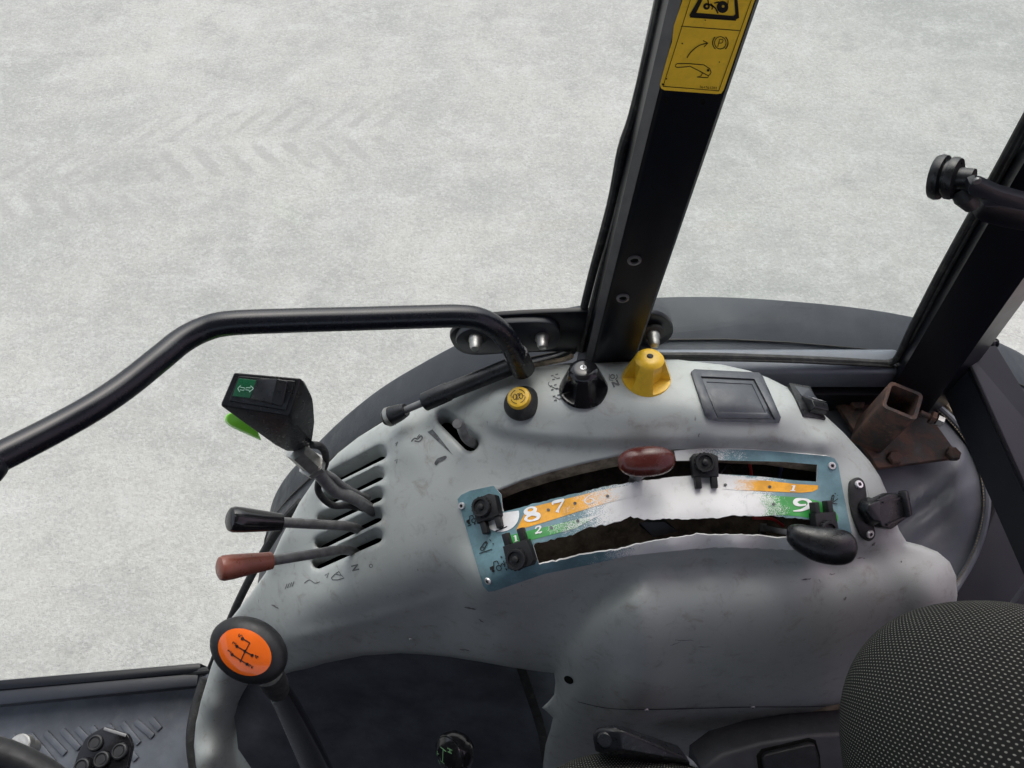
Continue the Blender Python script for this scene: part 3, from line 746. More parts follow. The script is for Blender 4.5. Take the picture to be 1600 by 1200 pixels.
LSLOT = [(834,853)] + rough([(836,850),(895,835),(922,824),(950,820),(970,814),(985,808),(1007,812),(1060,811),(1110,810),(1148,806),(1209,806),(1247,811),(1262,812)], 1.3, 5) + \
        [(1300,818),(1305,826),(1300,831),(1215,839)] + rough([(1187,835),(1088,833),(1066,837),(1012,845),(965,857),(905,866),(862,876),(842,880)], 1.2, 6)
def plate_part(outl, holes, off, wear, m, name, parent, step=5.0, thick=0.0):
    P, T, L = mesh2d(outl, holes, step); q = con_pts(P, off); b = MB(); b.add(q, [tuple(t) for t in T]); w = list(wear(P[:, 0], P[:, 1]))
    if thick:
        for lp in L:
            n = len(lp); base = q[lp]; dn = base - con_nrm(P[lp]) * thick
            b.add(np.concatenate([base, dn]), [(i, (i + 1) % n, n + (i + 1) % n, n + i) for i in range(n)]); w += [1.0] * (2 * n)
    b.attr = w
    return b.build(name, m, parent)
mid_v = lambda u: np.interp(u, [715, 850, 950, 1060, 1160, 1240, 1330], [870, 838, 815, 790, 789, 792, 800])
def w_teal(u, v):
    d = v - mid_v(u)
    upper = wramp(u, [(880,0),(1000,.7),(1050,.9),(1100,.65),(1150,.25),(1190,0)])
    low = wramp(u, [(880,.05),(950,.25),(1010,.8),(1040,1),(1290,1),(1310,.1)])
    midb = wramp(u, [(860,0),(905,.3),(940,.6),(985,1),(1110,1),(1170,.7),(1215,.2),(1245,0)])
    out = np.where(d > 32, low, np.where(d < -45, upper, midb))
    return out
base_pl = plate_part(POUT, [LSLOT], 0.0022, w_teal, MAT["teal"], "base_sheet", plate, 4.5, 0.002)
plate_part([(822,797)] + cat_rom([(822,797),(850,789),(900,777),(950,765),(1000,757)], 4) + [(1000,775),(950,787)] + cat_rom([(900,802),(850,818),(808,830)], 4) + [(814,818),(820,806)], [], 0.0026,
           lambda u, v: wramp(u, [(850,0),(890,.15),(930,.4),(965,.7),(1000,1.1)]) + np.clip((v - (822 - (u - 830) * .26)) / 40, 0, .3), MAT["orange"], "orange_band", plate, 4)
plate_part([(1130,749),(1200,752),(1240,757),(1277,759),(1276,765),(1268,769),(1250,771),(1200,769),(1130,766)], [], 0.0026, lambda u, v: wramp(u, [(1130,1.0),(1155,.6),(1175,.3),(1195,0)]), MAT["orange"], "orange_band", plate, 4)
plate_part([(797,838),(822,832),(860,823),(900,813),(940,805),(900,826),(860,837),(838,843),(805,853)], [], 0.0026, lambda u, v: wramp(u, [(840,0),(865,.25),(895,.5),(930,.8),(950,1.1)]), MAT["green"], "green_band", plate, 4)
plate_part(cat_rom([(1170,775),(1210,776),(1250,779),(1280,785),(1300,797),(1308,810),(1300,816),(1250,808),(1210,805),(1170,805)], 4, True), [], 0.0026, lambda u, v: wramp(u, [(1165,1.1),(1190,.65),(1212,.35),(1232,.08),(1245,0)]), MAT["green"], "green_band", plate, 4)
pl = con_surf(0.0030)
m_ = MB(); fill(m_, ell(785, 806, 28, 26, 0, 28, -15, 165) + [(757,806)], pl, step=5); m_.build("white_sector", MAT["white"], plate)
pl2 = con_surf(0.0033)
for a, k in ((('8', 823, 818, 24, 21, -14), dict(bold=1.2)), (('7', 866, 804, 21, 18, -14), dict(bold=1.25, shear=.1)), (('1', 1231, 768, 12, 9, 2), dict(bold=1.1, shear=.15)), (('9', 1236, 800, 30, 19, 2), dict(bold=1.05)), (('2', 837, 836, 12, 10, -15), dict(bold=1.3, shear=.15)), (('1', 805, 848, 9, 9, -15), dict(bold=1.3))):
    mark("numeral", GL(*a, pl2, **k), m="white", parent=plate)
mark("worn_numeral", GL('6', 914, 790, 18, 14, -12, pl2, bold=.5), m="white", parent=plate)
for u, v in ((858,798.5),(899.5,788),(949.5,777),(862.5,826),(904,815),(1201,762),(1207,789),(1132,759)): mark("index_dot", FI(ell(u, v, 2.6, 2.4), pl2), parent=plate)
def tractor(u, v, s, r):
    c, q = math.cos(math.radians(r)), math.sin(math.radians(r))
    R = lambda pts: [(u + s * (x * c - y * q), v + s * (x * q + y * c)) for x, y in pts]
    mark("tractor_pictogram", ST(R(ell(5, 5, 4.6, n=14, a0=0, a1=355)), 1.3, pl2), FI(R(ell(-7, 7, 2.8)), pl2), ST(R([(-11, 5), (-11, 0), (-3, -1)]), 1.3, pl2), ST(R([(-3, -1), (-1, -8)]), 1.3, pl2), ST(R([(-1, -8), (6, -8)]), 1.3, pl2), ST(R([(6, -8), (7, -1)]), 1.3, pl2),
         FI(R([(-11, 5), (-11, 0), (-3, -1), (-4, 4)]), pl2), ST(R([(10, 2), (14, -1), (17, 3), (16, 6)]), 1.5, pl2), m="ink", parent=plate)
tractor(738, 811, .66, -18); tractor(777, 884, .78, -18)
mark("arrow_mark", ST([(733,821.5),(739,819)], 1.4, pl2), FI([(743,816),(746,818),(743,820)], pl2), m="ink", parent=plate)
def slope(u, v, r, s):
    c, q = math.cos(math.radians(r)), math.sin(math.radians(r))
    R = lambda pts: [(u + s * (x * c - y * q), v + s * (x * q + y * c)) for x, y in pts]
    mark("arm_pictogram", ST(R([(-12, 10), (10, 10)]), 1.3, pl2), ST(R(ell(-5, 4, 3.0, n=10, a0=0, a1=350)), 1.3, pl2), FI(R(ell(4, -4, 2.2)), pl2), ST(R([(-7, 2), (2, -5)]), 1.3, pl2), ST(R([(-3, 6), (6, -2)]), 1.3, pl2), ST(R([(11, -7), (12, -3)]), 1.3, pl2), FI(R([(13, 1), (16, 2), (14, 4)]), pl2), m="ink", parent=plate)
slope(760, 853, -18, .95); slope(1299, 778, -35, .6); mark("ground_line", ST([(1292,787),(1306,788)], 1.4, pl2), m="ink", parent=plate)
mark("arrow_mark", FI([(785,869),(788,871),(785,873)], pl2), ST([(789,876),(791,882)], 1.3, pl2), FI([(791,886),(794,887),(793,890)], pl2), m="ink", parent=plate)
mark("pen_mark", ST(cat_rom([(777,831),(785,828),(795,824)], 3), 1.6, pl2), m="ink", parent=plate)
for u, v in ((723,790),(765,906),(1298,728)): screw_head(plate, frame(on(u, v, 0.0022), nrm(u, v)), 0.0042)
# things seen down in the slots
inner = thing("lever_linkage", "dark steel linkage bracket and wires seen inside the quadrant slots", "linkage", on(1030, 820, -0.06))
m_ = MB()
m_.add([on(1000, 815, -0.012), on(1040, 812, -0.012), on(1068, 838, -0.012), on(1020, 850, -0.012), on(1000, 815, -0.05), on(1040, 812, -0.05), on(1068, 838, -0.05), on(1020, 850, -0.05)],
       [(0, 1, 2, 3), (4, 7, 6, 5), (0, 4, 5, 1), (1, 5, 6, 2), (2, 6, 7, 3), (3, 7, 4, 0)], False)
m_.build("bracket", MAT["mblack"], inner)
for (pts, m) in (([(1183,722),(1188,732),(1192,746)], "redw"), ([(1230,722),(1236,733),(1237,747)], "bluew"), ([(1130,738),(1150,728),(1165,735)], "mblack"), ([(1190,812),(1215,820),(1240,818)], "redw")):
    m_ = MB(); m_.tube(cat_rom([on(u, v, -0.02 - 0.008 * i) for i, (u, v) in enumerate(pts)], 5), 0.0018, 8); m_.build("wire", MAT[m], inner)

# ------------------------------------------------------------------ stop clips on the quadrant
def clip(u, v, rot, s, label, dial=(0, 0.004), prong_dir=1):
    n = nrm(u, v); M = frame(on(u, v, 0.0032), n, RIGHT, rot)
    r = thing("stop_clip", label, "clip", on(u, v), "adjustable stop clips on the quadrant plate")
    px = 0.00072 * s
    mb = MB(); mb.prism([(-21*px,-18*px),(20*px,-19*px),(22*px,14*px),(12*px,20*px),(-16*px,20*px),(-22*px,14*px)], M, 0, 0.012 * s, 0.0016)
    mb.build("body", MAT["mblack"], r)
    for sx in (-1, 1):
        q = MB(); q.box(M @ Matrix.Translation((sx * 13 * px, -26 * px, 0.005)), (10 * px, 22 * px, 0.0095), 0.001)
        q.build("prong", MAT["mblack"], r)
    D = M @ Matrix.Translation((dial[0] * s, dial[1] * s, 0.012 * s))
    q = MB(); R = 16 * px
    q.lathe([(R, 0), (R, .004), (R * .93, .0055), (R * .74, .0055), (R * .70, .003), (R * .34, .003), (R * .3, .0058), (R * .2, .0065), (0, .0065)], D, 26); q.build("knurled_dial", MAT["mblack"], r)
    q = MB()
    for k in range(16): q.box(D @ Matrix.Rotation(k * math.pi / 8, 4, 'Z') @ Matrix.Translation((R, 0, .002)), (.0012, .0016, .0036))
    q.build("dial_ribs", MAT["mblack"], r)
    return r
clip(767, 796, 18, 1.0, "black stop clip with prongs over the white sector, upper left end of the plate", dial=(-.003, .002))
clip(817, 866, 198, 1.0, "black stop clip straddling the green numeral 1 at the lower left slot", dial=(0.002, .004))
clip(1098, 729, 2, .92, "black stop clip on the upper slot just right of the dark red lever", dial=(-.001, .003))
clip(1279, 818, 186, .88, "black stop clip beside the numeral 9, partly behind the black handle", dial=(.002, .008))
# ------------------------------------------------------------------ cab frame
frm = thing("cab_frame", "black painted steel cab frame with centre pillar, rear post and side sill", "cab frame", at(950, 560, y=.47))
def zrel(z): return CAMZ + z
def pillar_sec(z): 
    lean = (z + .745) * .037
    return [(.0865 + lean, .459), (.0935 + lean, .4505), (.096 + lean, .449), (.1395 + lean, .449), (.1425 + lean, .452), (.1425 + lean, .505), (.0865 + lean, .505)]
m_ = MB(); zs = [-.86, -.5, -.1, .42]; V = []; n = 7
for z in zs: V += [(x, y, zrel(z)) for x, y in pillar_sec(z)]
m_.add(V, [(i * n + k, i * n + (k + 1) % n, (i + 1) * n + (k + 1) % n, (i + 1) * n + k) for i in range(len(zs) - 1) for k in range(n)] + [tuple(range(n))[::-1], tuple(range((len(zs) - 1) * n, len(zs) * n))], False)
m_.build("centre_pillar", MAT["paint"], frm)
m_ = MB(); V = []
for z in (-.80, -.4, 0, .40):
    s_ = pillar_sec(z); a_, b_ = Vector(s_[0]), Vector(s_[1]); n_ = Vector((b_.y - a_.y, -(b_.x - a_.x))).normalized() * .0012
    V += [(*(a_ + n_ + (b_ - a_) * .02), zrel(z)), (*(a_ + n_ + (b_ - a_) * .92), zrel(z))]
m_.add(V, [(2 * i, 2 * i + 1, 2 * i + 3, 2 * i + 2) for i in range(3)], False); m_.build("lit_edge_strip", MAT["trim"], frm)  # lit chamfer of the pillar, drawn as a separate lighter strip
for (u, v, r) in ((991,406,.0058),(973,465,.0058)):
    m_ = MB(); M = frame(at(u, v, y=.449), (0, -1, 0)); m_.lathe([(r * 1.15, 0), (r * 1.1, .0018), (r * .75, .002), (r * .68, -.001), (r * .62, -.002), (0, -.002)], M, 20)
    o = m_.build("threaded_insert", MAT["lever"], frm)
    q = MB(); fill(q, ell(0, 0, r * .62), mat_surf(M, 0.0004)); q.build("bore", MAT["dark"], o)
m_ = MB()
for u, v in ((1040,156),(1098,159)): fill(m_, ell(u, v, 4, 4.6), y_surf(.4487))
m_.build("screw_hole", MAT["dark"], frm)
# rear post: folded section, leaning forward at the top
def post_sec(z):
    l = -(z + .767) * .16
    return [(.468 + l, .452), (.515 + l, .440), (.522 + l, .439), (.560 + l, .462), (.560 + l, .52), (.500 + l, .52), (.470 + l, .474)]
m_ = MB(); zs = [-.95, -.7, -.3, .42]; V = []; n = 7
for z in zs: V += [(x, y, zrel(z)) for x, y in post_sec(z)]
m_.add(V, [(i * n + k, i * n + (k + 1) % n, (i + 1) * n + (k + 1) % n, (i + 1) * n + k) for i in range(len(zs) - 1) for k in range(n)] + [tuple(range(n))[::-1], tuple(range((len(zs) - 1) * n, len(zs) * n))], False)
m_.build("rear_post", MAT["paint"], frm)
# side sill rail
m_ = MB()
m_.box(Matrix.Translation((.31, .478, zrel(-.789))), (.34, .036, .040), .006, 3); m_.build("sill_rail", MAT["sill"], frm)
m_ = MB(); m_.box(Matrix.Translation((.31, .462, zrel(-.835))), (.36, .02, .05), .003, 2); m_.build("sill_web", MAT["paint"], frm)
# diagonal brace and its weld
A0, A1, B0, B1 = at(1508, 545, h=-.74), at(1556, 540, h=-.735), at(1660, 880, h=-.80), at(1690, 760, h=-.78)
m_ = MB(); dn = Vector((-.012, -.0, -.05))
m_.add([A0, A1, B1, B0, A0 + dn, A1 + dn, B1 + dn, B0 + dn], [(0, 1, 2, 3), (4, 7, 6, 5), (0, 4, 5, 1), (1, 5, 6, 2), (2, 6, 7, 3), (3, 7, 4, 0)], False)
m_.build("brace", MAT["dpaint"], frm)
m_ = MB(); wl = [at(1503 + 54 * t, 541 - 6 * t + 1.2 * math.sin(t * 40), h=-.737) for t in [k / 24 for k in range(25)]]
m_.tube(wl, [.0042 + .0012 * math.sin(k * 1.9) for k in range(25)], 10); m_.build("weld_bead", MAT["paint"], frm)
m_ = MB(); m_.tube([A0 + Vector((-.002, -.002, -.002)), B0 + Vector((-.002, -.002, -.002))], .003, 8); m_.build("brace_edge", MAT["paint"], frm)
# inner rear panel and roof
m_ = MB(); pp = [at(1400, 600, h=-.95), at(1520, 560, h=-.92), at(1720, 880, h=-.96), at(1720, 1060, h=-1.02), at(1440, 1060, h=-1.06), at(1400, 880, h=-1.02)]
m_.add(pp, [(0, 5, 4, 3, 2, 1)], False); dnp = [p + Vector((0, .0, -.03)) for p in pp]; m_.add(dnp, [tuple(range(6))], False)
m_.build("rear_panel", MAT["dpaint"], frm)
m_ = MB(); m_.tube([at(1575, 952, h=-.985), at(1640, 860, h=-.915)], .003, 8); m_.build("panel_fold", MAT["panel"], frm)
m_ = MB(); m_.tube(cat_rom([at(1545, 755, h=-.885), at(1570, 790, h=-.89), at(1600, 840, h=-.91), at(1640, 900, h=-.94)], 5), .005, 8); m_.tube(cat_rom([at(1557, 780, h=-.885), at(1545, 810, h=-.9), at(1530, 850, h=-.92), at(1512, 885, h=-.94)], 5), .004, 8)
m_.build("wiring_loom", MAT["rubber"], frm)
m_ = MB(); m_.box(Matrix.Translation((-.25, -.20, zrel(.36))), (1.95, 1.46, .12), .04, 3); m_.build("roof", MAT["lining"], frm)
def cabwall(name, pts, t, mm="headliner"):      # unseen lower cab walls, added to shade surfaces facing the driver
    m = MB(); q = [Vector(p) for p in pts]; o = Vector(t); m.add(q + [p + o for p in q], [(0, 1, 2, 3), (7, 6, 5, 4), (0, 4, 5, 1), (1, 5, 6, 2), (2, 6, 7, 3), (3, 7, 4, 0)], False); m.build(name, MAT[mm], frm)
cabwall("left_wall", [(-.9, -.80, zrel(-1.6)), (.62, -.80, zrel(-1.6)), (.62, -.86, zrel(-.30)), (-.9, -.86, zrel(-.30))], (0, -.03, 0))
cabwall("rear_wall", [(.62, -.80, zrel(-1.6)), (.66, .40, zrel(-1.6)), (.80, .46, zrel(-.88)), (.78, -.80, zrel(-.60))], (.03, 0, 0))
cabwall("dashboard", [(-.80, -.80, zrel(-1.6)), (-.80, -.02, zrel(-1.6)), (-.86, -.02, zrel(-.30)), (-.86, -.80, zrel(-.30))], (-.10, 0, 0))
cabwall("left_glazing", [(-.9, -.868, zrel(-.30)), (.62, -.868, zrel(-.30)), (.62, -.90, zrel(.32)), (-.9, -.90, zrel(.32))], (0, -.005, 0), "tinted")  # unseen left glazing, added to control light from that side

# warning decal on the pillar
dec = thing("warning_decal", "yellow parking brake warning decal with black pictograms on the centre pillar", "decal", at(1080, 140, y=.4486))
ys = y_surf(.4486); ys2 = y_surf(.4482)
EDG = [(1031,132),(1033,138),(1038,141),(1120,147),(1127,146),(1131,140),(1200,-60),(1086,-60),(1062,14),(1053,40),(1050,66),(1046,78)]
m_ = MB(); fill(m_, EDG, ys); m_.build("yellow_field", MAT["sticker"], dec)
m_ = MB(); w = 1.0
q = [(1036,135),(1123,142),(1181,-20)]; stroke(m_, resample(q[:2], 6, False), w, ys2); stroke(m_, resample(q[1:], 6, False), w, ys2)
stroke(m_, resample([(1036,135),(1085,-20)], 6, False), w, ys2); stroke(m_, [(1064,41),(1156,48)], 1.2, ys2)
m_.build("border_line", MAT["ink"], dec); m_ = MB()
tri_o = [(1077,24),(1080,27),(1149,31),(1155,28),(1150,-30),(1108,-30)]; tri_i = [(1088,20),(1146,25),(1149,22),(1145,-29),(1112,-29)]
fill(m_, tri_o, ys2, [tri_i]); stroke(m_, [(1078,26.5),(1150,31.5)], 2, ys2)
fill(m_, ell(1104, 10, 5.3, n=16), ys2, [ell(1104.5, 10, 1.8, n=10)]); fill(m_, ell(1129, 11, 9, 9.5, n=20), ys2, [ell(1130, 10, 2.2, n=10)])
stroke(m_, [(1106,-2),(1107,6),(1114,11),(1112,15)], 2, ys2); stroke(m_, [(1110,6),(1118,13),(1122,21)], 2.4, ys2); stroke(m_, [(1116,5),(1124,3)], 2, ys2); stroke(m_, [(1138,0),(1137,8)], 1.2, ys2)
m_.build("warning_triangle", MAT["ink"], dec); m_ = MB()
stroke(m_, cat_rom([(1073.5,90.5),(1078,83),(1086,75.5),(1094,70.5),(1105,67.5)], 4), 1.5, ys2); stroke(m_, [(1098.5,63.5),(1106,67.4),(1100,73.5)], 1.5, ys2)
m_.build("arrow", MAT["ink"], dec); m_ = MB()
stroke(m_, ell(1125.5, 67, 9, 9.6, n=20, a0=0, a1=358), 1.2, ys2); stroke(m_, ell(1125.5, 67, 12, 12.4, n=10, a0=-48, a1=52), 1.5, ys2); stroke(m_, ell(1125.5, 67, 12, 12.4, n=10, a0=130, a1=228), 1.5, ys2)
glyph(m_, 'P', 1119, 73, 10, 12, 3, ys2, bold=1.0, shear=.2)
m_.build("parking_brake_symbol", MAT["ink"], dec); m_ = MB()
hand = [(1055,102.5),(1058,99.5),(1075,99.5),(1100,101.5),(1109,107.5),(1111,113),(1109,117),(1106,118),(1090,109.5),(1078,103.5),(1073,104.5),(1058,105.5),(1054.5,103.5)]
stroke(m_, hand, 1.3, ys2); stroke(m_, [(1098,113.5),(1095.5,118.5),(1089,120.5),(1106,121.5),(1107,118)], 1.3, ys2); fill(m_, ell(1106.5, 110, 2.1), ys2)
m_.build("hand_lever_symbol", MAT["ink"], dec); m_ = MB()
for u, v, r in ((1041,123,1.6),(1036,132,2),(1066,68,1.3),(1102,31.5,1.2),(1124,97,1.1)):
    m_ = MB(); fill(m_, ell(u, v, r, r * .8, 30), ys2); m_.build("chip", MAT["ink"], dec)
m_ = MB()
x0 = 1093.0
for ch in "3647642M1":
    if ch in GLYPH: glyph(m_, ch, x0, 137.6 + (x0 - 1093) * .075, 2.5, 3.6, 4, ys2, bold=1.3)
    x0 += 3.1
m_.build("part_number", MAT["ink"], dec)

# ------------------------------------------------------------------ glazing and seals
win = thing("side_window", "fixed side window pane between the centre pillar and the rear post", "window", at(1200, 560, y=.485))
m_ = MB(); q = [(.13, zrel(-.79)), (.478, zrel(-.79)), (.29, zrel(.42)), (.17, zrel(.42))]
m_.add([(x, .486, z) for x, z in q] + [(x, .490, z) for x, z in q], [(0, 1, 2, 3), (7, 6, 5, 4), (0, 4, 5, 1), (1, 5, 6, 2), (2, 6, 7, 3), (3, 7, 4, 0)], False)
m_.build("pane", MAT["glass"], win)
m_ = MB(); m_.tube(cat_rom([at(u, v, y=.472) for u, v in ((1000,556),(1100,556),(1200,559),(1300,563),(1372,567),(1392,566),(1404,556),(1425,512),(1470,425),(1520,335),(1560,265),(1600,192),(1650,100),(1720,-28),(1800,-175),(1900,-360))], 5), .0042, 10)
m_.build("rubber_seal", MAT["rubber"], win)
m_ = MB(); m_.tube(cat_rom([at(u, v, y=.468) for u, v in ((1000,560.5),(1200,563.5),(1372,571),(1400,573),(1412,560),(1433,517),(1478,430),(1528,340),(1568,268),(1610,190),(1655,105),(1725,-22),(1805,-170),(1905,-355))], 5), .0022, 8)
m_.build("seal_lip", MAT["rubber"], win)

def door_y(z):      # the door glass follows the cab side: upright above the sill, drawn in towards the floor
    zr = z - CAMZ
    if zr > -.72: return .492
    t = min(1, (-.72 - zr) / .85); return .492 - .262 * (t ** 1.15)
def at_door(u, v, off=0.0):
    lo, hi = .02, 4.0; a = at(u, v, d=1.0) - CAM
    for _ in range(50):
        m = (lo + hi) / 2; p = CAM + a * m
        if p.y < door_y(p.z) + off: lo = m
        else: hi = m
    return CAM + a * lo
door = thing("cab_door", "glazed cab door with black rubber seal left of the centre pillar", "door", at_door(150, 1060))
DO = [(-60,1082),(0,1076),(100,1067),(230,1054),(322,1044),(345,990),(372,930),(405,862),(440,800),(480,735),(530,690),(600,640),(700,592),(800,565),(885,548),(903,520),(930,400),(980,200),(1034,-15),(-400,-15),(-400,600)]
P, T, L = mesh2d(DO, [], 40)
q = np.array([tuple(at_door(u, v)) for u, v in P]); m_ = MB(); m_.add(q, [tuple(t) for t in T]); m_.build("pane", MAT["glass"], door)
m_ = MB(); m_.tube(cat_rom([at_door(u, v, -.006) for u, v in ((1040,-30),(1020,60),(990,180),(972,235),(955,320),(925,430),(908,500),(900,540),(880,556),(820,572),(770,586),(740,598))], 5), .0045, 10)
m_.build("pillar_seal", MAT["rubber"], door)
m_ = MB(); m_.tube(cat_rom([at_door(u, v, -.014) for u, v in ((1050,-30),(1030,60),(1003,180),(968,320),(938,430),(918,510),(909,548))], 5), .0035, 8); m_.build("seal_lip", MAT["rubber"], door)
m_ = MB(); m_.tube(cat_rom([at_door(u, v, -.01) for u, v in ((470,785),(445,812),(415,858),(390,905),(368,950),(345,1005),(330,1042))], 5), .007, 10); m_.build("lower_seal", MAT["rubber"], door)
m_ = MB(); m_.tube(cat_rom([at_door(u, v, -.004) for u, v in ((-60,1060),(-20,1064),(0,1072),(12,1080),(40,1079),(130,1070),(230,1058),(330,1047))], 5), .007, 10); m_.build("bottom_seal", MAT["rubber"], door)
m_ = MB(); m_.tube(cat_rom([at(u, v, y=.455) for u, v in ((770,594),(800,580),(840,570),(880,562),(894,556))], 5), .003, 8); m_.build("sill_trim", MAT["foam"], door)

rear = thing("rear_window", "rear window glimpsed behind the rear post, pinkish reflection put in as a tint", "window", at(1580, 560, y=.40))
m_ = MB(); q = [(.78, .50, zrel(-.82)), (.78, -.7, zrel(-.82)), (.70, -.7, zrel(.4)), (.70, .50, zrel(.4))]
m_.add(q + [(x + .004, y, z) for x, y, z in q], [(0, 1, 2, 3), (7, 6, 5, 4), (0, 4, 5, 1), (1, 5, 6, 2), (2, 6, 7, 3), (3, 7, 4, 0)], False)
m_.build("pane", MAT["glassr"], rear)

# ------------------------------------------------------------------ rear wheel fender outside the glass
fend = thing("rear_fender", "broad dark grey rear wheel fender curving down outside the glass", "fender", at(640, 600, y=.55))
arc = cat_rom([(-.66,-1.95),(-.60,-1.74),(-.50,-1.47),(-.36,-1.24),(-.25,-1.085),(-.16,-.985),(-.036,-.875),(.07,-.822),(.20,-.797),(.36,-.803),(.56,-.842),(.76,-.93),(.95,-1.08)], 6)
sec = [(.30,-.02),(.44,-.004),(.50,.0),(.512,-.002),(.522,-.0035),(.53,.0),(.585,.0),(.597,-.004),(.602,-.014),(.602,-.05)]
V = []; n = len(sec)
for i, (x, z) in enumerate(arc):
    a_, b_ = arc[max(0, i - 1)], arc[min(len(arc) - 1, i + 1)]; t = Vector((b_[0] - a_[0], b_[1] - a_[1])).normalized(); nx, nz = -t.y, t.x
    yin = max(.24, door_y(zrel(z)) + .004)
    for (y, o) in [(min(yin, .478), -.03), (min(yin, .478) + .004, -.002)] + sec[2:]: V.append((x + nx * o, y, zrel(z + nz * o)))
m_ = MB(); m_.add(V, [(i * n + k, (i + 1) * n + k, (i + 1) * n + k + 1, i * n + k + 1) for i in range(len(arc) - 1) for k in range(n - 1)])
m_.build("shell", MAT["fender"], fend)
m_ = MB(); V2 = []
for i, (x, z) in enumerate(arc): V2.append((x, .526, zrel(z + .0005)))
m_.tube([V2[i] for i in range(0, len(V2), 3)], .0014, 6); m_.build("crease", MAT["ink"], fend)

# ------------------------------------------------------------------ door hinge bracket, grab rail, gas strut
hb = thing("hinge_bracket", "black rounded hinge bracket bolted through the glass at the pillar foot", "bracket", at(880, 540, y=.478))
def yplate(mb, outl, y0, y1, bev=.002):
    M = Matrix(((1, 0, 0, 0), (0, 0, -1, y0), (0, 1, 0, 0), (0, 0, 0, 1)))
    pts = [(at(u, v, y=y0).x, at(u, v, y=y0).z) for u, v in outl][::-1]
    mb.prism(pts, M, 0, y0 - y1, bev)
m_ = MB(); yplate(m_, cat_rom([(703,522),(708,511),(725,500),(760,489),(820,484),(900,481),(960,481),(1020,484),(1042,493),(1051,508),(1047,522),(1030,534),(1000,543),(950,546),(880,544),(800,546),(740,549),(714,540)], 4, True), .484, .478)
m_.build("plate", MAT["paint"], hb)
m_ = MB(); yplate(m_, cat_rom([(713,521),(730,507),(780,497),(850,495),(872,505),(874,522),(860,538),(800,542),(740,544),(718,535)], 4, True), .478, .470); m_.build("raised_pad", MAT["dpaint"], hb)
for u, v in ((743,531),(847,529),(1020,526)):
    p = at(u, v - 4, y=.470); M = frame(p, (0, -1, .15)); m_ = MB()
    m_.lathe([(.0135, -.003), (.0135, .0005), (.0105, .001), (.0095, .001)], M, 24); o = m_.build("washer", MAT["rubber"], hb)
    m_ = MB(); m_.lathe([(.0078, 0), (.0078, .006), (.0066, .008), (.0062, .014), (.0045, .018), (0, .0195)], M, 18); m_.build("acorn_nut", MAT["steel"], hb)
rail = thing("grab_rail", "black bent tubular grab rail sweeping from the pillar across the door", "rail", at(820, 565, d=.83))
pth = cat_rom([Vector((-.80, .30, zrel(-.43))), Vector((-.68, .25, zrel(-.46))), Vector((-.56, .225, zrel(-.495))), at(-60, 742, d=.565), at(0, 714, d=.58), at(90, 668, d=.61), at(150, 634, d=.63), at(200, 600, d=.65), at(250, 560, d=.67), at(285, 532, d=.685), at(320, 514, d=.695), at(360, 505, d=.70), at(450, 501, d=.715), at(560, 498, d=.735), at(660, 495, d=.75), at(715, 494, d=.757), at(748, 498, d=.763), at(775, 512, d=.775), at(795, 535, d=.795), at(812, 566, d=.825)], 7)
m_ = MB(); m_.tube(pth, .0120, 20); m_.build("tube", MAT["rail"], rail)
m_ = MB(); m_.tube([at(806, 553, d=.815), at(818, 578, d=.838)], .0135, 16); m_.build("end_socket", MAT["black"], rail)
st = thing("gas_strut", "slim black gas strut lying along the rear rim of the console", "strut", at(615, 648, h=-.80))
a0, a1, a2, a3 = at(812, 567, h=-.722), at(700, 612, h=-.762), at(664, 628, h=-.778), at(628, 643, h=-.795)
m_ = MB(); m_.tube([a0, a1 + (a0 - a1) * .02, a1, a2], [.0105, .0105, .0115, .0115], 18); m_.build("cylinder", MAT["black"], st)
m_ = MB(); m_.tube([a2, a3], .0045, 14); m_.build("rod", MAT["lever"], st)
e = (a3 - a2).normalized(); m_ = MB(); m_.tube([a3 - e * .006, a3 + e * .004, a3 + e * .012, a3 + e * .022, a3 + e * .026], [.008, .0105, .0115, .0115, .009], 18); m_.build("ball_socket", MAT["black"], st)
m_ = MB(); m_.tube([a3 + e * .0155, a3 + e * .021], .0123, 18); m_.build("retaining_clip", MAT["steel"], st)

# window catch on the rear post
ct = thing("window_catch", "black window catch with round grooved knob hinged to the rear post", "catch", at(1540, 320, y=.44))
kc = at(1494, 279, y=.43); kn = Vector((.55, -.45, .35)).normalized(); M = frame(kc, -kn)
m_ = MB(); m_.lathe([(.0, -.012), (.0085, -.012), (.0088, -.002), (.0155, -.001), (.0165, .0015), (.0162, .005), (.0135, .006), (.0135, .008), (.0172, .009), (.0178, .0125), (.0165, .016), (0, .017)], M, 30); m_.build("grooved_knob", MAT["black"], ct)
k0, k1, k2, k3 = at(1512, 292, y=.428), at(1545, 305, y=.42), at(1600, 330, y=.405), at(1650, 348, y=.395)
def bar(mb, A, B, w, t):
    d = (B - A); L = d.length; n_ = BACK; M = frame((A + B) / 2, n_, d); mb.box(M, (L + w * .3, w, t), min(w, t) * .3, 3)
m_ = MB(); yplate(m_, [(1507,285),(1511,277),(1522,273),(1534,276),(1560,288),(1600,299),(1660,309),(1660,330),(1600,320),(1560,311),(1536,300),(1520,298),(1510,294)], .418, .410, .002); m_.build("upper_arm", MAT["dpaint"], ct)
m_ = MB(); yplate(m_, [(1534,312),(1560,312),(1600,320),(1660,330),(1660,364),(1600,352),(1560,345),(1528,336),(1519,329),(1524,323)], .428, .420, .002); m_.build("lower_arm", MAT["paint"], ct)
m_ = MB(); m_.tube([at(1500, 295, y=.425), at(1508, 308, y=.42), at(1518, 322, y=.418)], [.0075, .0085, .006], 14); m_.build("clevis", MAT["mblack"], ct)
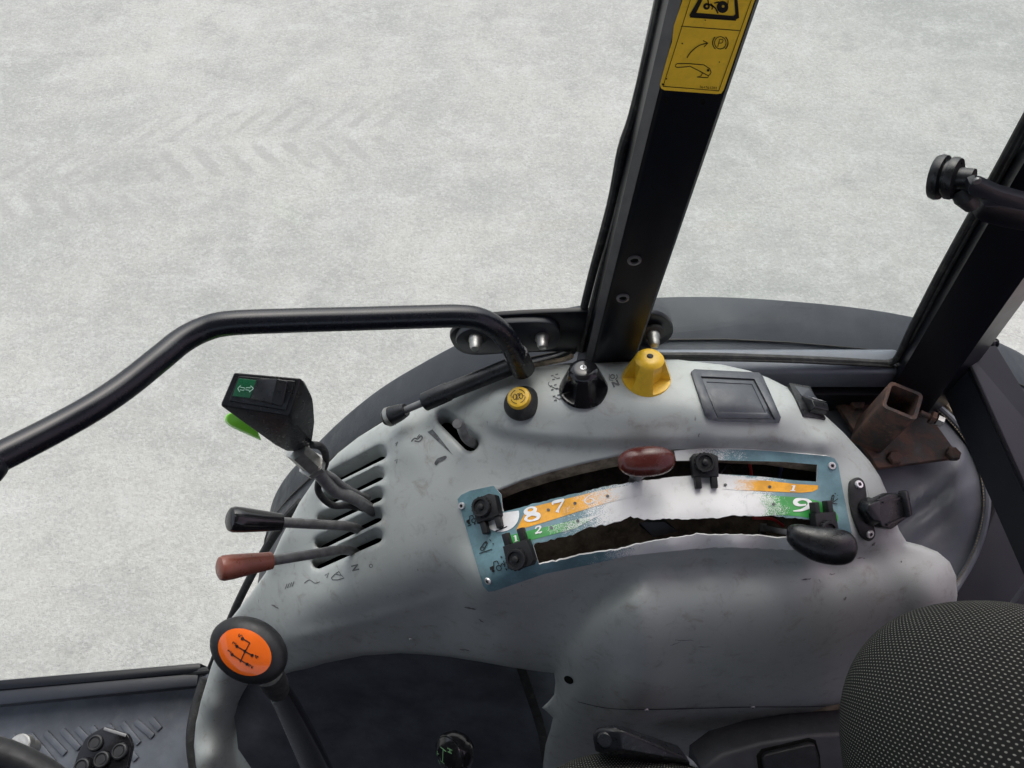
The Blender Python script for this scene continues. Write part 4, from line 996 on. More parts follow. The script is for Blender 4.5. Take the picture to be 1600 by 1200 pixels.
m_ = MB(); m_.lathe([(.003, 0), (.003, .002), (0, .0024)], frame(at(1526, 281, y=.4118), (0, -1, 0)), 12); m_.build("pivot_pin", MAT["lever"], ct)
# ------------------------------------------------------------------ small fittings on the deck
def slab(name, outl, off, thick, m, parent, step=6.0, holes=(), edge=3.0, rnd=.001):
    P, T, L = mesh2d(outl, holes, step); d = np.full(len(P), 1e9)
    for lp in L: d = np.minimum(d, loop_dist(P, [tuple(P[i]) for i in lp]))
    N = con_nrm(P); top = con_pts(P) + N * (off + thick - lip(d, edge, rnd))[:, None]
    b = MB(); b.add(top, [tuple(t) for t in T])
    for lp in L:
        n = len(lp); dn = con_pts(P[lp]) + N[lp] * (off - .002); b.add(np.concatenate([top[lp], dn]), [(i, (i + 1) % n, n + (i + 1) % n, n + i) for i in range(n)])
    return b.build(name, m, parent, sharp=50)
def hc(pts): return [on(u, v, o) for u, v, o in pts]
def hd(pts): return [at(u, v, d=d) for u, v, d in pts]
def d_surf(d): return lambda UV: np.array([tuple(at(u, v, d=d)) for u, v in UV])

tray = thing("storage_tray", "slate grey lidded tray set into the console deck", "tray", on(1148, 622))
slab("frame", [(1079,584),(1084,580),(1184,585),(1190,591),(1218,653),(1215,661),(1121,658),(1106,655),(1101,649)], 0, .0040, MAT["tray"], tray, 5, [[(1094,591),(1177,595),(1209,656),(1119,654)]])
slab("lid", [(1096,593),(1176,596.5),(1207,655),(1121,652.5)], 0, .0022, MAT["tray"], tray, 5, [[(1103,598),(1174,601.5),(1196,646),(1122,644)]], 2, .0006)
slab("lid_panel", [(1102.5,597.5),(1174.5,601),(1196.5,646.5),(1121.5,644.5)], 0, .0012, MAT["tray"], tray, 6, (), 2, .0004)
m_ = MB(); stroke(m_, resample([(1116,652.8),(1095,592),(1177,595.8),(1208,655)], 5, False), 1.6, con_surf(.0012)); m_.build("lid_gap", MAT["ink"], tray)

rk = thing("rocker_switch", "small black rocker switch with pale symbol at the rear corner of the deck", "switch", on(1260, 630))
slab("bezel", [(1231,600),(1264,605),(1289,656),(1254,651)], 0, .003, MAT["black"], rk, 6)
m_ = MB(); m_.hull(hc([(1239,605,.003),(1262,609,.003),(1276,629,.004),(1250,622,.004),(1239,605,.001),(1262,609,.001)] + [(1250,622,.001),(1276,629,.001)]), .0005); m_.build("rocker_low_end", MAT["tray"], rk)
m_ = MB(); m_.hull(hc([(1249,623,.005),(1276,630,.005),(1256,634,.0125),(1281,640,.0125),(1261,645,.012),(1284,651,.012),(1261,647,.001),(1285,653,.001),(1249,623,.001),(1276,630,.001)]), .001); m_.build("rocker_raised_end", MAT["black"], rk)
def face_surf(a, b, c, offn=.0003):
    A, B, C = a, b, c; n = (B - A).cross(C - A).normalized(); n = n if n.dot(CAM - A) > 0 else -n
    return lambda UV: np.array([tuple(A + (B - A) * x + (C - A) * y + n * offn) for x, y in UV])
fs = face_surf(on(1249, 623, .005), on(1276, 630, .005), on(1256, 634, .0125), .0016); m_ = MB()
stroke(m_, ell(.55, .5, .22, .3, n=14, a0=0, a1=350), .09, fs); stroke(m_, [(.2, .2), (.9, .8)], .08, fs); stroke(m_, [(.25, .7), (.4, .5)], .08, fs); m_.build("symbol", MAT["white"], rk)

pb = thing("push_button", "yellow push button in a black conical collar on the deck", "button", on(815, 628))
nb = (nrm(815, 628) + ZUP * .6).normalized(); M = frame(on(815, 630, -.002), nb)
m_ = MB(); m_.lathe([(.0212, 0), (.0214, .002), (.0206, .004), (.0145, .0135), (.0132, .0142)], M, 36); m_.build("collar", MAT["rubber"], pb)
m_ = MB(); m_.lathe([(.0134, .0125), (.0134, .0175), (.0122, .0196), (.0105, .0201), (0, .0203)], M, 36); m_.build("cap", MAT["yellow"], pb)
fs = mat_surf(M, .0206); m_ = MB(); k = .0085
for s_ in (20, 110, 200, 290): stroke(m_, ell(0, 0, k, k, n=8, a0=s_, a1=s_ + 62), .0007, fs)
for x in (-.0045, 0, .0045): stroke(m_, ell(x * .8, 0, .0017, .0035, n=10, a0=0, a1=350), .0008, fs)
stroke(m_, [(-.0075, 0), (-.0055, .0)], .0008, fs); stroke(m_, [(.0055, 0), (.0075, .0)], .0008, fs); stroke(m_, [(-.002, -.0045), (.002, .0045)], .0007, fs)
m_.build("symbol", MAT["ink"], pb)

def cone_knob(u, v, rb, rt, H, m, name, label, notches, screwmat, tilt=.6, rot=0):
    r = thing(name, label, "knob", on(u, v)); n = (nrm(u, v) + ZUP * tilt).normalized(); M = frame(on(u, v, -.001), n, RIGHT, rot)
    seg = 96; prof = [(0, 0), (0.0, .003)] ; V = []; F = []
    zs = [0, .0035, .0042, .008, .014, .02, .026, H * .80, H * .87, H * .94, H * .985, H]
    for z in zs:
        t = z / H; rr = rb + (rt - rb) * min(1, t / .86) ** 1.05
        if t > .86: rr = rt * math.sqrt(max(0.0, 1 - ((t - .86) / .14) ** 2 * .72))
        for k in range(seg):
            a = 2 * math.pi * k / seg; q = rr
            if .0036 < z < H * .83:
                for (c0, dist, hw) in notches:
                    da = (a - math.radians(c0) + math.pi) % (2 * math.pi) - math.pi
                    if abs(da) < math.radians(hw): q = min(q, max(dist / max(.2, math.cos(da)), rr * .45))
            V.append(M @ Vector((q * math.cos(a), q * math.sin(a), z)))
    n_ = len(zs); F = [(i * seg + k, i * seg + (k + 1) % seg, (i + 1) * seg + (k + 1) % seg, (i + 1) * seg + k) for i in range(n_ - 1) for k in range(seg)]
    mb = MB(); mb.add(V, F); mb.add(V[-seg:], [tuple(range(seg))]); mb.add(V[:seg], [tuple(range(seg))[::-1]]); mb.build("body", m, r, sharp=30)
    mb = MB(); T = M @ Matrix.Translation((0, 0, H)); mb.lathe([(.0036, -.002), (.0036, .0004), (.003, .0008), (0, .0008)], T, 16); s = mb.build("screw", screwmat, r)
    mb = MB(); mb.box(T @ Matrix.Translation((0, 0, .0008)), (.0048, .001, .0006)); mb.box(T @ Matrix.Rotation(1.57, 4, 'Z') @ Matrix.Translation((0, 0, .0008)), (.0048, .001, .00058)); mb.build("recess", MAT["ink"], s)
    return r
cone_knob(912, 607, .0276, .0160, .037, MAT["gblack"], "rotary_knob", "glossy black conical rotary knob beside the pillar foot", [(-36, .0130, 32), (222, .0142, 20), (95, .0150, 30)], MAT["screw"], .5)
cone_knob(1010, 592, .0276, .0160, .037, MAT["yellow"], "rotary_knob", "dirty yellow conical rotary knob with scooped grips", [(-48, .0126, 33), (202, .0138, 22), (95, .0150, 30)], MAT["ink"], .5)

sk = thing("socket_cover", "black hinged socket cover on a two screw bracket at the console end", "socket", on(1350, 800))
slab("bracket", cat_rom([(1325,762),(1328,751),(1338,748),(1346,755),(1349,770),(1353,800),(1361,822),(1363,834),(1356,842),(1346,840),(1339,828),(1331,808),(1326,785)], 4, True), 0, .005, MAT["mblack"], sk, 5)
for u, v in ((1337,759),(1353,831)): screw_head(sk, frame(on(u, v, .005), nrm(u, v)), .0045)
m_ = MB(); m_.hull(hc([(1335,795,.004),(1337,783,.004),(1352,776,.004),(1358,822,.004),(1347,818,.004),(1337,800,.018),(1340,790,.02),(1353,784,.02),(1354,813,.02),(1346,812,.018)]), .0015); m_.build("collar", MAT["black"], sk)
m_ = MB(); m_.hull(hc([(1352,779,.006),(1349,800,.006),(1358,822,.006),(1374,825,.006),(1400,812,.006),(1396,772,.006),(1370,771,.006),(1353,782,.0155),(1351,800,.0155),(1360,819,.0155),(1374,822,.0155),(1400,808,.0155),(1394,776,.0155),(1370,774,.0155)]), .0018); m_.build("cap", MAT["black"], sk)
m_ = MB(); m_.hull(hc([(1386,770,.012),(1393,768,.012),(1401,808,.012),(1393,812,.012),(1387,771,.022),(1393,770,.021),(1400,806,.021),(1393,809,.022)]), .0016); m_.build("pull_tab", MAT["black"], sk)
m_ = MB(); m_.hull(hc([(1360,786,.012),(1388,779,.012),(1388,781,.012),(1360,788,.012),(1360,786,.0168),(1388,779,.0168),(1388,781,.0168),(1360,788,.0168)])); m_.hull(hc([(1366,816,.012),(1393,808,.012),(1393,810,.012),(1366,818,.012),(1366,816,.0168),(1393,808,.0168),(1393,810,.0168),(1366,818,.0168)])); m_.build("cap_ribs", MAT["black"], sk)

# ------------------------------------------------------------------ levers
lv = thing("throttle_lever", "bare bent steel lever stub standing in the short console slot", "lever", on(735, 690, -.02))
m_ = MB(); m_.tube(cat_rom([on(733, 697, -.035), on(733, 692, -.008), on(733, 684, .008), on(735, 673, .018), on(742, 664, .03), on(752, 654, .042)], 6), .0056, 16); m_.build("rod", MAT["lever"], lv)

def taper_lever(label, root, tip_a, tip_b, m, rod_r=.0062):
    r = thing("spool_lever", label, "lever", root, "tapered spool levers in the front slots")
    d = (tip_b - tip_a).normalized(); k0 = tip_a
    mb = MB(); mid = (root + k0) / 2
    mb.tube(cat_rom([root + Vector((.012, .0, -.05)), root + Vector((.004, 0, -.012)), root + (k0 - root) * .12, root + (k0 - root) * .5, k0, k0 + d * .01], 6), rod_r, 16); mb.build("rod", MAT["lever"], r)
    L = (tip_b - tip_a).length; mb = MB()
    mb.tube([k0 - d * .001, k0, k0 + d * L * .3, k0 + d * L * .75, k0 + d * L * .9, k0 + d * L * .97, k0 + d * L], [.0085, .0102, .0118, .0142, .0145, .0128, .0095], 24); mb.build("grip", m, r)
    return r
taper_lever("rod lever with black tapered grip, between the switch stalk and the brown lever", on(556, 822, .004), at(438, 816, d=.86), at(357, 811, d=.82), MAT["gblack"])
taper_lever("rod lever with red brown tapered grip in the lowest front slot", on(548, 857, .004), at(424, 876, d=.87), at(341, 889, d=.83), MAT["brown"])

rl = thing("draft_lever", "oval dark red lever knob on the upper quadrant slot", "lever", on(1000, 735))
kM = frame(at(1010, 721, d=.765), (BACK + ZUP * .3), RIGHT, 4)
m_ = MB(); m_.ellipsoid(kM, (.0300, .0160, .0135), 2.35); m_.build("knob", MAT["oxblood"], rl)
m_ = MB(); m_.tube([at(1002, 738, d=.79), on(990, 747, -.02)], [.006, .006], 10); m_.tube([at(985, 735, d=.78), on(990, 747, -.02)], .003, 8); m_.build("arm", MAT["lever"], rl)

bl = thing("position_lever", "black ergonomic lever handle on a flat steel arm, lower right quadrant slot", "lever", on(1210, 825))
def loft(mb, rings):
    """rings of (centre, x half, z half) joined along the path with elliptic sections"""
    V = []; seg = 24; n = len(rings)
    for i, (c, rx, rz) in enumerate(rings):
        a, b_ = rings[max(0, i - 1)][0], rings[min(n - 1, i + 1)][0]; t = (b_ - a).normalized(); nz = (BACK - t * BACK.dot(t)).normalized(); nx = t.cross(nz)
        for k in range(seg):
            q = 2 * math.pi * k / seg; V.append(c + nx * rx * math.cos(q) + nz * rz * math.sin(q))
    mb.add(V, [(i * seg + k, i * seg + (k + 1) % seg, (i + 1) * seg + (k + 1) % seg, (i + 1) * seg + k) for i in range(n - 1) for k in range(seg)])
    mb.add(V[:seg], [tuple(range(seg))[::-1]]); mb.add(V[-seg:], [tuple(range(seg))])
pr = cat_rom([(1229,831,.772,.0045,.006),(1233,832,.771,.0085,.008),(1243,836,.768,.0125,.011),(1258,843,.765,.0155,.013),(1278,850,.762,.0182,.015),(1300,854,.760,.0190,.016),(1318,855,.760,.0178,.015),(1327,855,.761,.0145,.012),(1332,855,.762,.0085,.007),(1333.5,855,.762,.002,.002)], 4)
m_ = MB(); loft(m_, [(at(u, v, d=d), a, b_) for u, v, d, a, b_ in pr]); m_.build("handle", MAT["gblack"] if False else MAT["black"], bl)
m_ = MB(); m_.hull([at(1192, 820, d=.815), at(1193, 829, d=.815), at(1240, 829, d=.775), at(1238, 838, d=.775), at(1192, 820, d=.825), at(1193, 829, d=.825), at(1240, 829, d=.782), at(1238, 838, d=.782)], .0006)
m_.hull([at(1188, 818, d=.815), at(1198, 818, d=.815), at(1198, 831, d=.815), at(1188, 831, d=.815), at(1186, 822, d=.87), at(1196, 822, d=.87), at(1196, 835, d=.87), at(1186, 835, d=.87)], .0006)
m_.build("flat_arm", MAT["lever"], bl)

# indicator stalk
ind = thing("indicator_switch", "black switch head with green double arrow rocker on a bent stalk", "switch", on(562, 785))
m_ = MB(); m_.hull(hd([(366,582,.70),(470,591,.70),(452,650,.705),(344,634,.705),(476,596,.715),(490,625,.73),(492,660,.76),(488,694,.80),(470,706,.80),(447,705,.79),(430,696,.775),(400,660,.74),(370,590,.73)]), .0055, 4); hb_ = m_.build("housing", MAT["black"], ind)
m_ = MB(); m_.hull(hd([(373,587,.6985),(462,595,.6985),(447,642,.7025),(357,627,.7025),(373,587,.705),(462,595,.705),(447,642,.709),(357,627,.709)]), .0012); m_.build("bezel", MAT["black"], ind)
m_ = MB(); m_.hull(hd([(373,591,.6978),(401,594,.6978),(391,622,.700),(363,619,.700),(373,591,.702),(401,594,.702),(391,622,.704),(363,619,.704)]), .0004); ln = m_.build("green_lens", MAT["swgreen"], ind)
m_ = MB(); m_.hull(hd([(400,593,.6975),(391,624,.6995),(434,591,.689),(424,630,.691),(450,596,.692),(441,636,.694),(450,598,.702),(440,634,.704),(400,593,.702),(391,624,.704)]), .0011); m_.build("rocker", MAT["black"], ind)
fs = lambda UV: np.array([tuple(at(u, v, d=.6971 + (v - 591) * 7e-5)) for u, v in UV]); m_ = MB()
stroke(m_, [(371.5,607),(376,602),(376,605),(382,606),(381,610),(375,609),(374.5,612.5),(371.5,607)], .9, fs); stroke(m_, [(396,607),(391.5,602.5),(391,606),(385,605.5),(384,609),(390,610),(389,613),(396,607)], .9, fs); m_.build("arrows", MAT["mint"], ln)
m_ = MB(); m_.hull(hd([(354,649,.735),(361,644,.735),(353,658,.74),(361,664,.74),(394,677,.765),(406,685,.765),(395,655,.745),(352,648,.755),(350,659,.76),(359,667,.76),(396,680,.785),(410,690,.785)]), .0025); m_.build("horn_paddle", MAT["lime"], ind)
p0, p1 = at(462, 702, d=.795), at(490, 728, d=.83)
m_ = MB(); e = (p1 - p0).normalized(); m_.tube([p0, p1], .0125, 6, smooth=False); m_.tube([p1 - e * .006, p1 + e * .002], .0155, 6, smooth=False); m_.build("lock_nut", MAT["steel"], ind)
m_ = MB(); m_.tube(cat_rom([p0, p1, at(505, 748, d=.85), at(525, 768, d=.875), at(545, 775, d=.895), at(565, 786, d=.92), at(585, 800, d=.97)], 6), .0075, 16); m_.build("stalk", MAT["lever"], ind)
m_ = MB(); m_.tube(cat_rom([at(487, 695, d=.79), at(500, 697, d=.80), at(508, 708, d=.82), at(508, 725, d=.84), at(500, 745, d=.86), at(497, 765, d=.875), at(506, 780, d=.885), at(522, 790, d=.90), at(545, 790, d=.915), at(570, 795, d=.96)], 6), .0042, 12); m_.build("cable_sleeve", MAT["rubber"], ind)
m_ = MB(); m_.tube(cat_rom([at(500, 735, d=.84), at(520, 745, d=.86), at(535, 758, d=.88), at(552, 768, d=.91), at(575, 778, d=.95)], 6), .0040, 12); m_.build("cable", MAT["lever"], ind)

# main gear lever
gl = thing("gear_lever", "gear lever with black egg shaped knob and orange shift pattern inlay", "gear lever", at(510, 1230, d=1.15))
gM = frame(at(388, 1016, d=.665), (BACK * .8 + ZUP * .35 + RIGHT * -.05), RIGHT, -28)
V = []; seg = 40; rg = 22; pw = lambda c, e: math.copysign(abs(c) ** e, c)
for i in range(rg + 1):
    th = -math.pi / 2 + math.pi * i / rg
    for k in range(seg):
        ph = 2 * math.pi * k / seg; x, y, z = math.cos(th) * math.cos(ph), math.cos(th) * math.sin(ph), math.sin(th)
        V.append(gM @ Vector((.0370 * x, .0268 * y, (.0155 if z > 0 else .026) * pw(z, .85))))
m_ = MB(); m_.add(V, [(i * seg + k, i * seg + (k + 1) % seg, (i + 1) * seg + (k + 1) % seg, (i + 1) * seg + k) for i in range(rg) for k in range(seg)]); m_.build("knob", MAT["rubber"] if False else MAT["mblack"], gl)
def dome(x, y):
    x, y = x + .001, y + .0015; return .0155 * max(.0, 1 - (x / .0370) ** 2 - (y / .0268) ** 2) ** .42 + .0004
def inl(off=0.0): return lambda UV: np.array([tuple(gM @ Vector((x + .001, y + .0015, dome(x, y) + off))) for x, y in UV])
m_ = MB(); Pi, Ti, Li = mesh2d(ell(0, 0, .0256 * 1000, .0183 * 1000, n=40), [], 2.0); m_.add(inl()(Pi / 1000), [tuple(t)[::-1] for t in Ti]); inlay = m_.build("orange_inlay", MAT["gorange"], gl)
fs = inl(.0005); m_ = MB(); R_ = lambda q: [(x * .001, y * .001) for x, y in q]
# shift gate drawn in the knob's own axes (x to the rear right, y to the front right)
def gp(px, py):      # from an offset in the inlay's own picture, turned with the knob
    a = math.radians(28); x, y = px * .00058, -py * .00058; c, s = math.cos(a), math.sin(a); return (x * c - y * s - .001, x * s + y * c - .0015)
U = lambda u, v: gp(u - 388, v - 1012)
for a_, b_ in (((374,1013),(398,1027)), ((381,1001),(405,1014)), ((387,1024),(400,996)), ((388,990),(400,996))): stroke(m_, resample([U(*a_), U(*b_)], .002, False), .0009, fs)
for u, v in ((374,1013),(398,1027),(381,1001),(405,1014),(388,990),(394,1008)): fill(m_, [U(*q) for q in ell(u, v, 2.5, 2.3)], fs)
for ch, u, v in (('1', 371, 1012), ('2', 405, 1034), ('3', 378, 1001), ('4', 413, 1020), ('5', 386, 990)):
    tmp = []
    c_, s_ = math.cos(math.radians(-62)), math.sin(math.radians(-62))
    for stn in GLYPH[ch]:
        q = cat_rom(stn, 4) if len(stn) > 3 else resample3(stn)
        pts = [U(u + x * 5.0 * .5 - y * 6.5 * .86, v - x * 5.0 * .86 - y * 6.5 * .5) for x, y, _ in q]
        stroke(m_, pts, .0006, fs)
m_.build("shift_pattern", MAT["ink"], inlay)
m_ = MB(); m_.tube([at(420, 1052, d=.70), at(430, 1070, d=.715), at(435, 1080, d=.725)], [.0135, .0125, .0105], 18); m_.build("collar", MAT["rubber"], gl)
m_ = MB(); m_.tube(cat_rom([at(432, 1072, d=.715), at(450, 1105, d=.78), at(472, 1150, d=.88), at(495, 1200, d=1.0), at(520, 1260, d=1.2)], 5), [.0098 + .0006 * k for k in range(21)], 16); m_.build("shaft", MAT["gblack"], gl)

# range lever knob low down
rg_ = thing("range_lever", "round black range lever knob with dull green marks, low beside the side panel", "lever", at(720, 1230, d=1.3))
rM = frame(at(704, 1180, d=1.0), (BACK * .75 + RIGHT * -.65 + UP * -.05), UP)
m_ = MB(); m_.lathe([(0, -.03), (.018, -.028), (.027, -.016), (.029, -.004), (.0275, .002), (.0265, .0025), (.0262, .0015), (.0255, .0035), (.018, .0075), (.009, .009), (0, .0095)], rM, 32); m_.build("knob", MAT["gblack"], rg_)
fs = lambda UV: np.array([tuple(rM @ Vector((x, y, .0106 - .0023 * ((x * x + y * y) / .000324)))) for x, y in UV]); m_ = MB()
for q in ([(.012, .010), (.010, -.002)], [(.011, .004), (-.008, .006)], [(-.007, .010), (-.008, .002)], [(.015, -.004), (.014, -.012)], [(.0145, -.008), (.011, -.009)], [(.011, -.005), (.010, -.012)], [(.004, .017), (-.003, .018)], [(.001, .017), (.001, .013)], [(-.008, .016), (-.013, .013)]): stroke(m_, q, .0013, fs)
m_.build("marks", MAT["olive"], rg_)
m_ = MB(); m_.tube([at(716, 1186, d=1.03), at(740, 1250, d=1.35)], .009, 12); m_.build("shaft", MAT["black"], rg_)
# ------------------------------------------------------------------ lower side panel, strap
def patch(pts, outl, step):
    Pk, Wk = tps_fit(np.array(pts, float), 1e-5); P, T, L = mesh2d(outl, [], step); Q = P / 1000.0
    d = np.hypot(Q[:, None, 0] - Pk[None, :, 0], Q[:, None, 1] - Pk[None, :, 1]); hh = np.where(d > 0, d * d * np.log(d + 1e-12), 0) @ Wk[:-3] + Wk[-3] + Q @ Wk[-2:]
    return P, T, L, hh
def shell(name, P, T, L, V, thick, m, **kw):
    b = MB(); b.add(V, [tuple(t) for t in T]); lp = L[0]; n = len(lp); dn = V[lp] + np.array([0, .002, -thick])
    b.add(np.concatenate([V[lp], dn]), [(i, (i + 1) % n, n + (i + 1) % n, n + i) for i in range(n)]); return b.build(name, m, **kw)
P, T, L, hh = patch([(370,1080,-1.36),(440,1040,-1.25),(640,1010,-1.18),(860,1040,-1.19),(380,1160,-1.42),(500,1120,-1.38),(640,1110,-1.34),(780,1110,-1.32),(880,1120,-1.30),(440,1230,-1.53),(640,1230,-1.53),(860,1230,-1.52),(560,1160,-1.45),(700,1060,-1.25)],
                    [(360,1060),(450,1025),(640,1003),(880,1030),(900,1240),(420,1240),(372,1170)], 14)
shell("side_panel", P, T, L, lift(P, hh), .02, MAT["panel"], label="charcoal side panel under the console lip, behind the gear lever", cat="panel")
m_ = MB(); q = [at(812, 1038, h=-1.17), at(826, 1080, h=-1.22), at(838, 1115, h=-1.26), at(848, 1150, h=-1.30), at(856, 1210, h=-1.42)]
V = []
for p in q: V += [p + Vector((-.007, 0, .004)), p + Vector((.007, 0, .004)), p + Vector((.007, .004, -.004)), p + Vector((-.007, .004, -.004))]
m_.add(V, [(i * 4 + k, i * 4 + (k + 1) % 4, i * 4 + 4 + (k + 1) % 4, i * 4 + 4 + k) for i in range(4) for k in range(4)] + [(3, 2, 1, 0), (16, 17, 18, 19)], False)
m_.build("cable_strap", MAT["rubber"], label="narrow black strap hanging below the console lip", cat="strap")

# ------------------------------------------------------------------ rusty bracket and vinyl boot behind the console
P, T, L, hh = patch([(1250,620,-.85),(1330,606,-.85),(1400,612,-.852),(1450,630,-.855),(1480,655,-.862),(1510,690,-.868),(1532,735,-.876),(1540,780,-.884),(1534,825,-.892),(1518,868,-.90),(1497,905,-.91),(1450,920,-.91),(1400,850,-.90),(1330,740,-.87),(1420,700,-.856),(1470,740,-.868),(1440,770,-.872),(1470,800,-.882),(1440,830,-.89),(1490,800,-.876)],
                    cat_rom([(1250,625),(1290,611),(1330,607),(1390,611),(1440,625),(1480,655),(1510,690),(1530,732),(1538,778),(1533,822),(1518,866),(1498,902),(1470,930),(1400,890),(1350,790),(1300,720)], 4, True), 7)
V = lift(P, hh)
def folds(P):
    u, v = P[:, 0], P[:, 1]; s = ((u - 1440) * .62 + (v - 790) * .78); t = ((u - 1440) * .78 - (v - 790) * .62)
    g = np.exp(-(t / 55) ** 2) * (.0055 * np.exp(-((s + 12) / 8) ** 2) - .005 * np.exp(-((s - 4) / 9) ** 2) + .005 * np.exp(-((s - 24) / 9) ** 2) - .003 * np.exp(-((s - 40) / 9) ** 2))
    s2 = ((u - 1495) + (v - 740) * .25); return g + .004 * np.exp(-(s2 / 8) ** 2 - ((v - 740) / 40) ** 2)
V[:, 2] += folds(P)
boot = thing("vinyl_boot", "creased grey vinyl cover with stitched edge behind the console", "cover", Vector(V.mean(0)))
shell("sheet", P, T, L, V, .012, MAT["vinyl"], parent=boot)
edge = cat_rom([(1262,614,-.846),(1300,606,-.846),(1340,603,-.846),(1395,607,-.848),(1443,621,-.850),(1483,651,-.857),(1513,687,-.863),(1534,730,-.871),(1542,778,-.879),(1537,823,-.887),(1522,868,-.895),(1502,904,-.905),(1485,930,-.91)], 5)
m_ = MB(); m_.tube([at(u, v, h=h_) for u, v, h_ in edge], .0048, 10); pip = m_.build("piping", MAT["vinyl"], boot)
m_ = MB(); ins = [at(u - 5, v + 2, h=h_ + .0035) for u, v, h_ in edge]
for i in range(len(ins) - 1):
    for k in (0, .5): m_.tube([ins[i] + (ins[i + 1] - ins[i]) * k, ins[i] + (ins[i + 1] - ins[i]) * (k + .3)], .0007, 5)
m_.build("stitching", MAT["foam"], pip)
m_ = MB(); cr = [at(u, v, h=h_ - .004) for u, v, h_ in [(1440,612,-.855),(1475,630,-.86),(1500,660,-.865),(1525,700,-.872),(1545,745,-.88),(1556,790,-.89)]]
m_.tube(cat_rom(cr, 6), [.006 + .002 * math.sin(k * 2.3) for k in range(31)], 8); m_.build("grimy_edge_strip", MAT["foam"], label="crumbling brown sealing strip along the foot of the rear post", cat="seal")
bk = thing("steel_bracket", "rusty square steel tube socket welded to a bolted base plate", "bracket", at(1400, 690, h=-.85))
q = [at(1306, 627, h=-.836), at(1440, 630, h=-.836), at(1500, 714, h=-.836), at(1372, 731, h=-.836)]
m_ = MB(); m_.hull(q + [p + Vector((0, 0, -.008)) for p in q], .001); m_.build("base_plate", MAT["rust"], bk)
tb = [at(1387, 601, h=-.745), at(1441, 623, h=-.745), at(1435, 652, h=-.745), at(1380, 627, h=-.745)]
c = sum(tb, Vector()) / 4; ex = (tb[1] - tb[0]); ex.z = 0; wx = ((tb[1] - tb[0]).length + (tb[2] - tb[3]).length) / 2; wy = ((tb[3] - tb[0]).length + (tb[2] - tb[1]).length) / 2
W_ = max(wx, wy) * .98; M = frame(c, ZUP, ex); o_ = rrect(W_, W_, .006); i_ = rrect(W_ - .008, W_ - .008, .0035); n = len(o_)
V = [M @ Vector((x, y, 0)) for x, y in o_] + [M @ Vector((x, y, 0)) for x, y in i_] + [M @ Vector((x, y, -.092)) for x, y in o_] + [M @ Vector((x, y, -.075)) for x, y in i_]
F = []
for k in range(n):
    j = (k + 1) % n; F += [(k, j, n + j, n + k), (2 * n + k, 2 * n + j, j, k), (n + k, n + j, 3 * n + j, 3 * n + k)]
m_ = MB(); m_.add(V, F); m_.add([V[3 * n + k] for k in range(n)], [tuple(range(n))], False); m_.build("square_tube", MAT["rust"], bk)
for u, v in ((1338,633),(1396,717),(1487,711)):
    m_ = MB(); m_.lathe([(.009, 0), (.009, .006), (.0075, .0072), (0, .0072)], frame(at(u, v, h=-.836), ZUP), 6, smooth=False); m_.build("bolt", MAT["rust"], bk)
s0, s1 = at(1438, 645, h=-.775), at(1466, 657, h=-.775); e = (s1 - s0).normalized()
m_ = MB(); m_.tube([s0, s1], .0035, 12); o = m_.build("clamp_screw", MAT["rust"], bk)
m_ = MB(); m_.tube([s0 + e * .012, s0 + e * .0165], .0085, 6, smooth=False); m_.build("lock_nut", MAT["rust"], bk)
m_ = MB(); m_.tube([s1 - e * .002, s1 + e * .005], .0065, 6, smooth=False); m_.build("bolt_head", MAT["steel"], bk)

# ------------------------------------------------------------------ floor, mat, pedal, wheel rim
FZ = -1.60
fl = MB(); q = [at(-90, 1085, h=FZ), at(340, 1046, h=FZ), at(420, 1250, h=FZ), at(-90, 1250, h=FZ)]
flo = thing("floor_mat", "slate rubber floor mat with slanting raised ribs beside the door", "floor mat", at(150, 1120, h=FZ))
dn = Vector((0, 0, -.03)); far = [Vector((-.80, -.80, zrel(FZ))), Vector((.70, -.80, zrel(FZ)))]
V = [q[0], q[1], Vector((.70, q[1].y - .02, zrel(FZ))), far[1], far[0]]; fl.add(V + [p + dn for p in V], [(0, 4, 3, 2, 1), (5, 6, 7, 8, 9)] + [(i, (i + 1) % 5, 5 + (i + 1) % 5, 5 + i) for i in range(5)], False)
fl.build("sheet", MAT["mat"], flo)
def floor_bar(name, a, b_, w, hgt, parent, m, bev=.0015):
    A, B = Vector(a), Vector(b_); d = B - A; M = frame((A + B) / 2 + Vector((0, 0, hgt / 2)), ZUP, d); mb = MB(); mb.box(M, (d.length, w, hgt), bev, 2); return mb.build(name, m, parent)
for (a, b_) in (((20,1150),(50,1198)),((48,1148),(85,1192)),((72,1145),(103,1178)),((98,1141),(125,1170)),((121,1138),(138,1156)),((144,1136),(152,1146)),((168,1133),(178,1143)),((192,1130),(218,1162)),((213,1127),(240,1151)),((237,1123),(251,1140)),((-10,1158),(4,1180)),((196,1165),(214,1187)),((176,1180),(205,1215))):
    floor_bar("rib", at(*a, h=FZ), at(*b_, h=FZ), .0115, .005, flo, MAT["mat"])
sill = thing("door_sill", "dark painted door sill bar running along the foot of the door glass", "sill", at(150, 1085, h=FZ))
floor_bar("step_bar", at(-70, 1100, h=FZ + .03), at(318, 1063, h=FZ + .03), .030, .03, sill, MAT["dpaint"], .005)
floor_bar("rim", at(-70, 1083, h=FZ + .02), at(326, 1049, h=FZ + .02), .020, .045, sill, MAT["paint"], .006)
flk = MB(); flk.tube(cat_rom([at(322, 1060, h=-1.52), at(308, 1105, h=-1.53), at(301, 1150, h=-1.54), at(305, 1195, h=-1.56), at(316, 1240, h=-1.58)], 5), .012, 12); flk.build("trim_lip", MAT["rubber"], label="black rubber trim lip at the foot of the console flank", cat="trim")
pd = thing("brake_pedal", "black brake pedal pad with round raised studs over the floor mat", "pedal", at(160, 1200, h=-1.45))
PH = -1.38
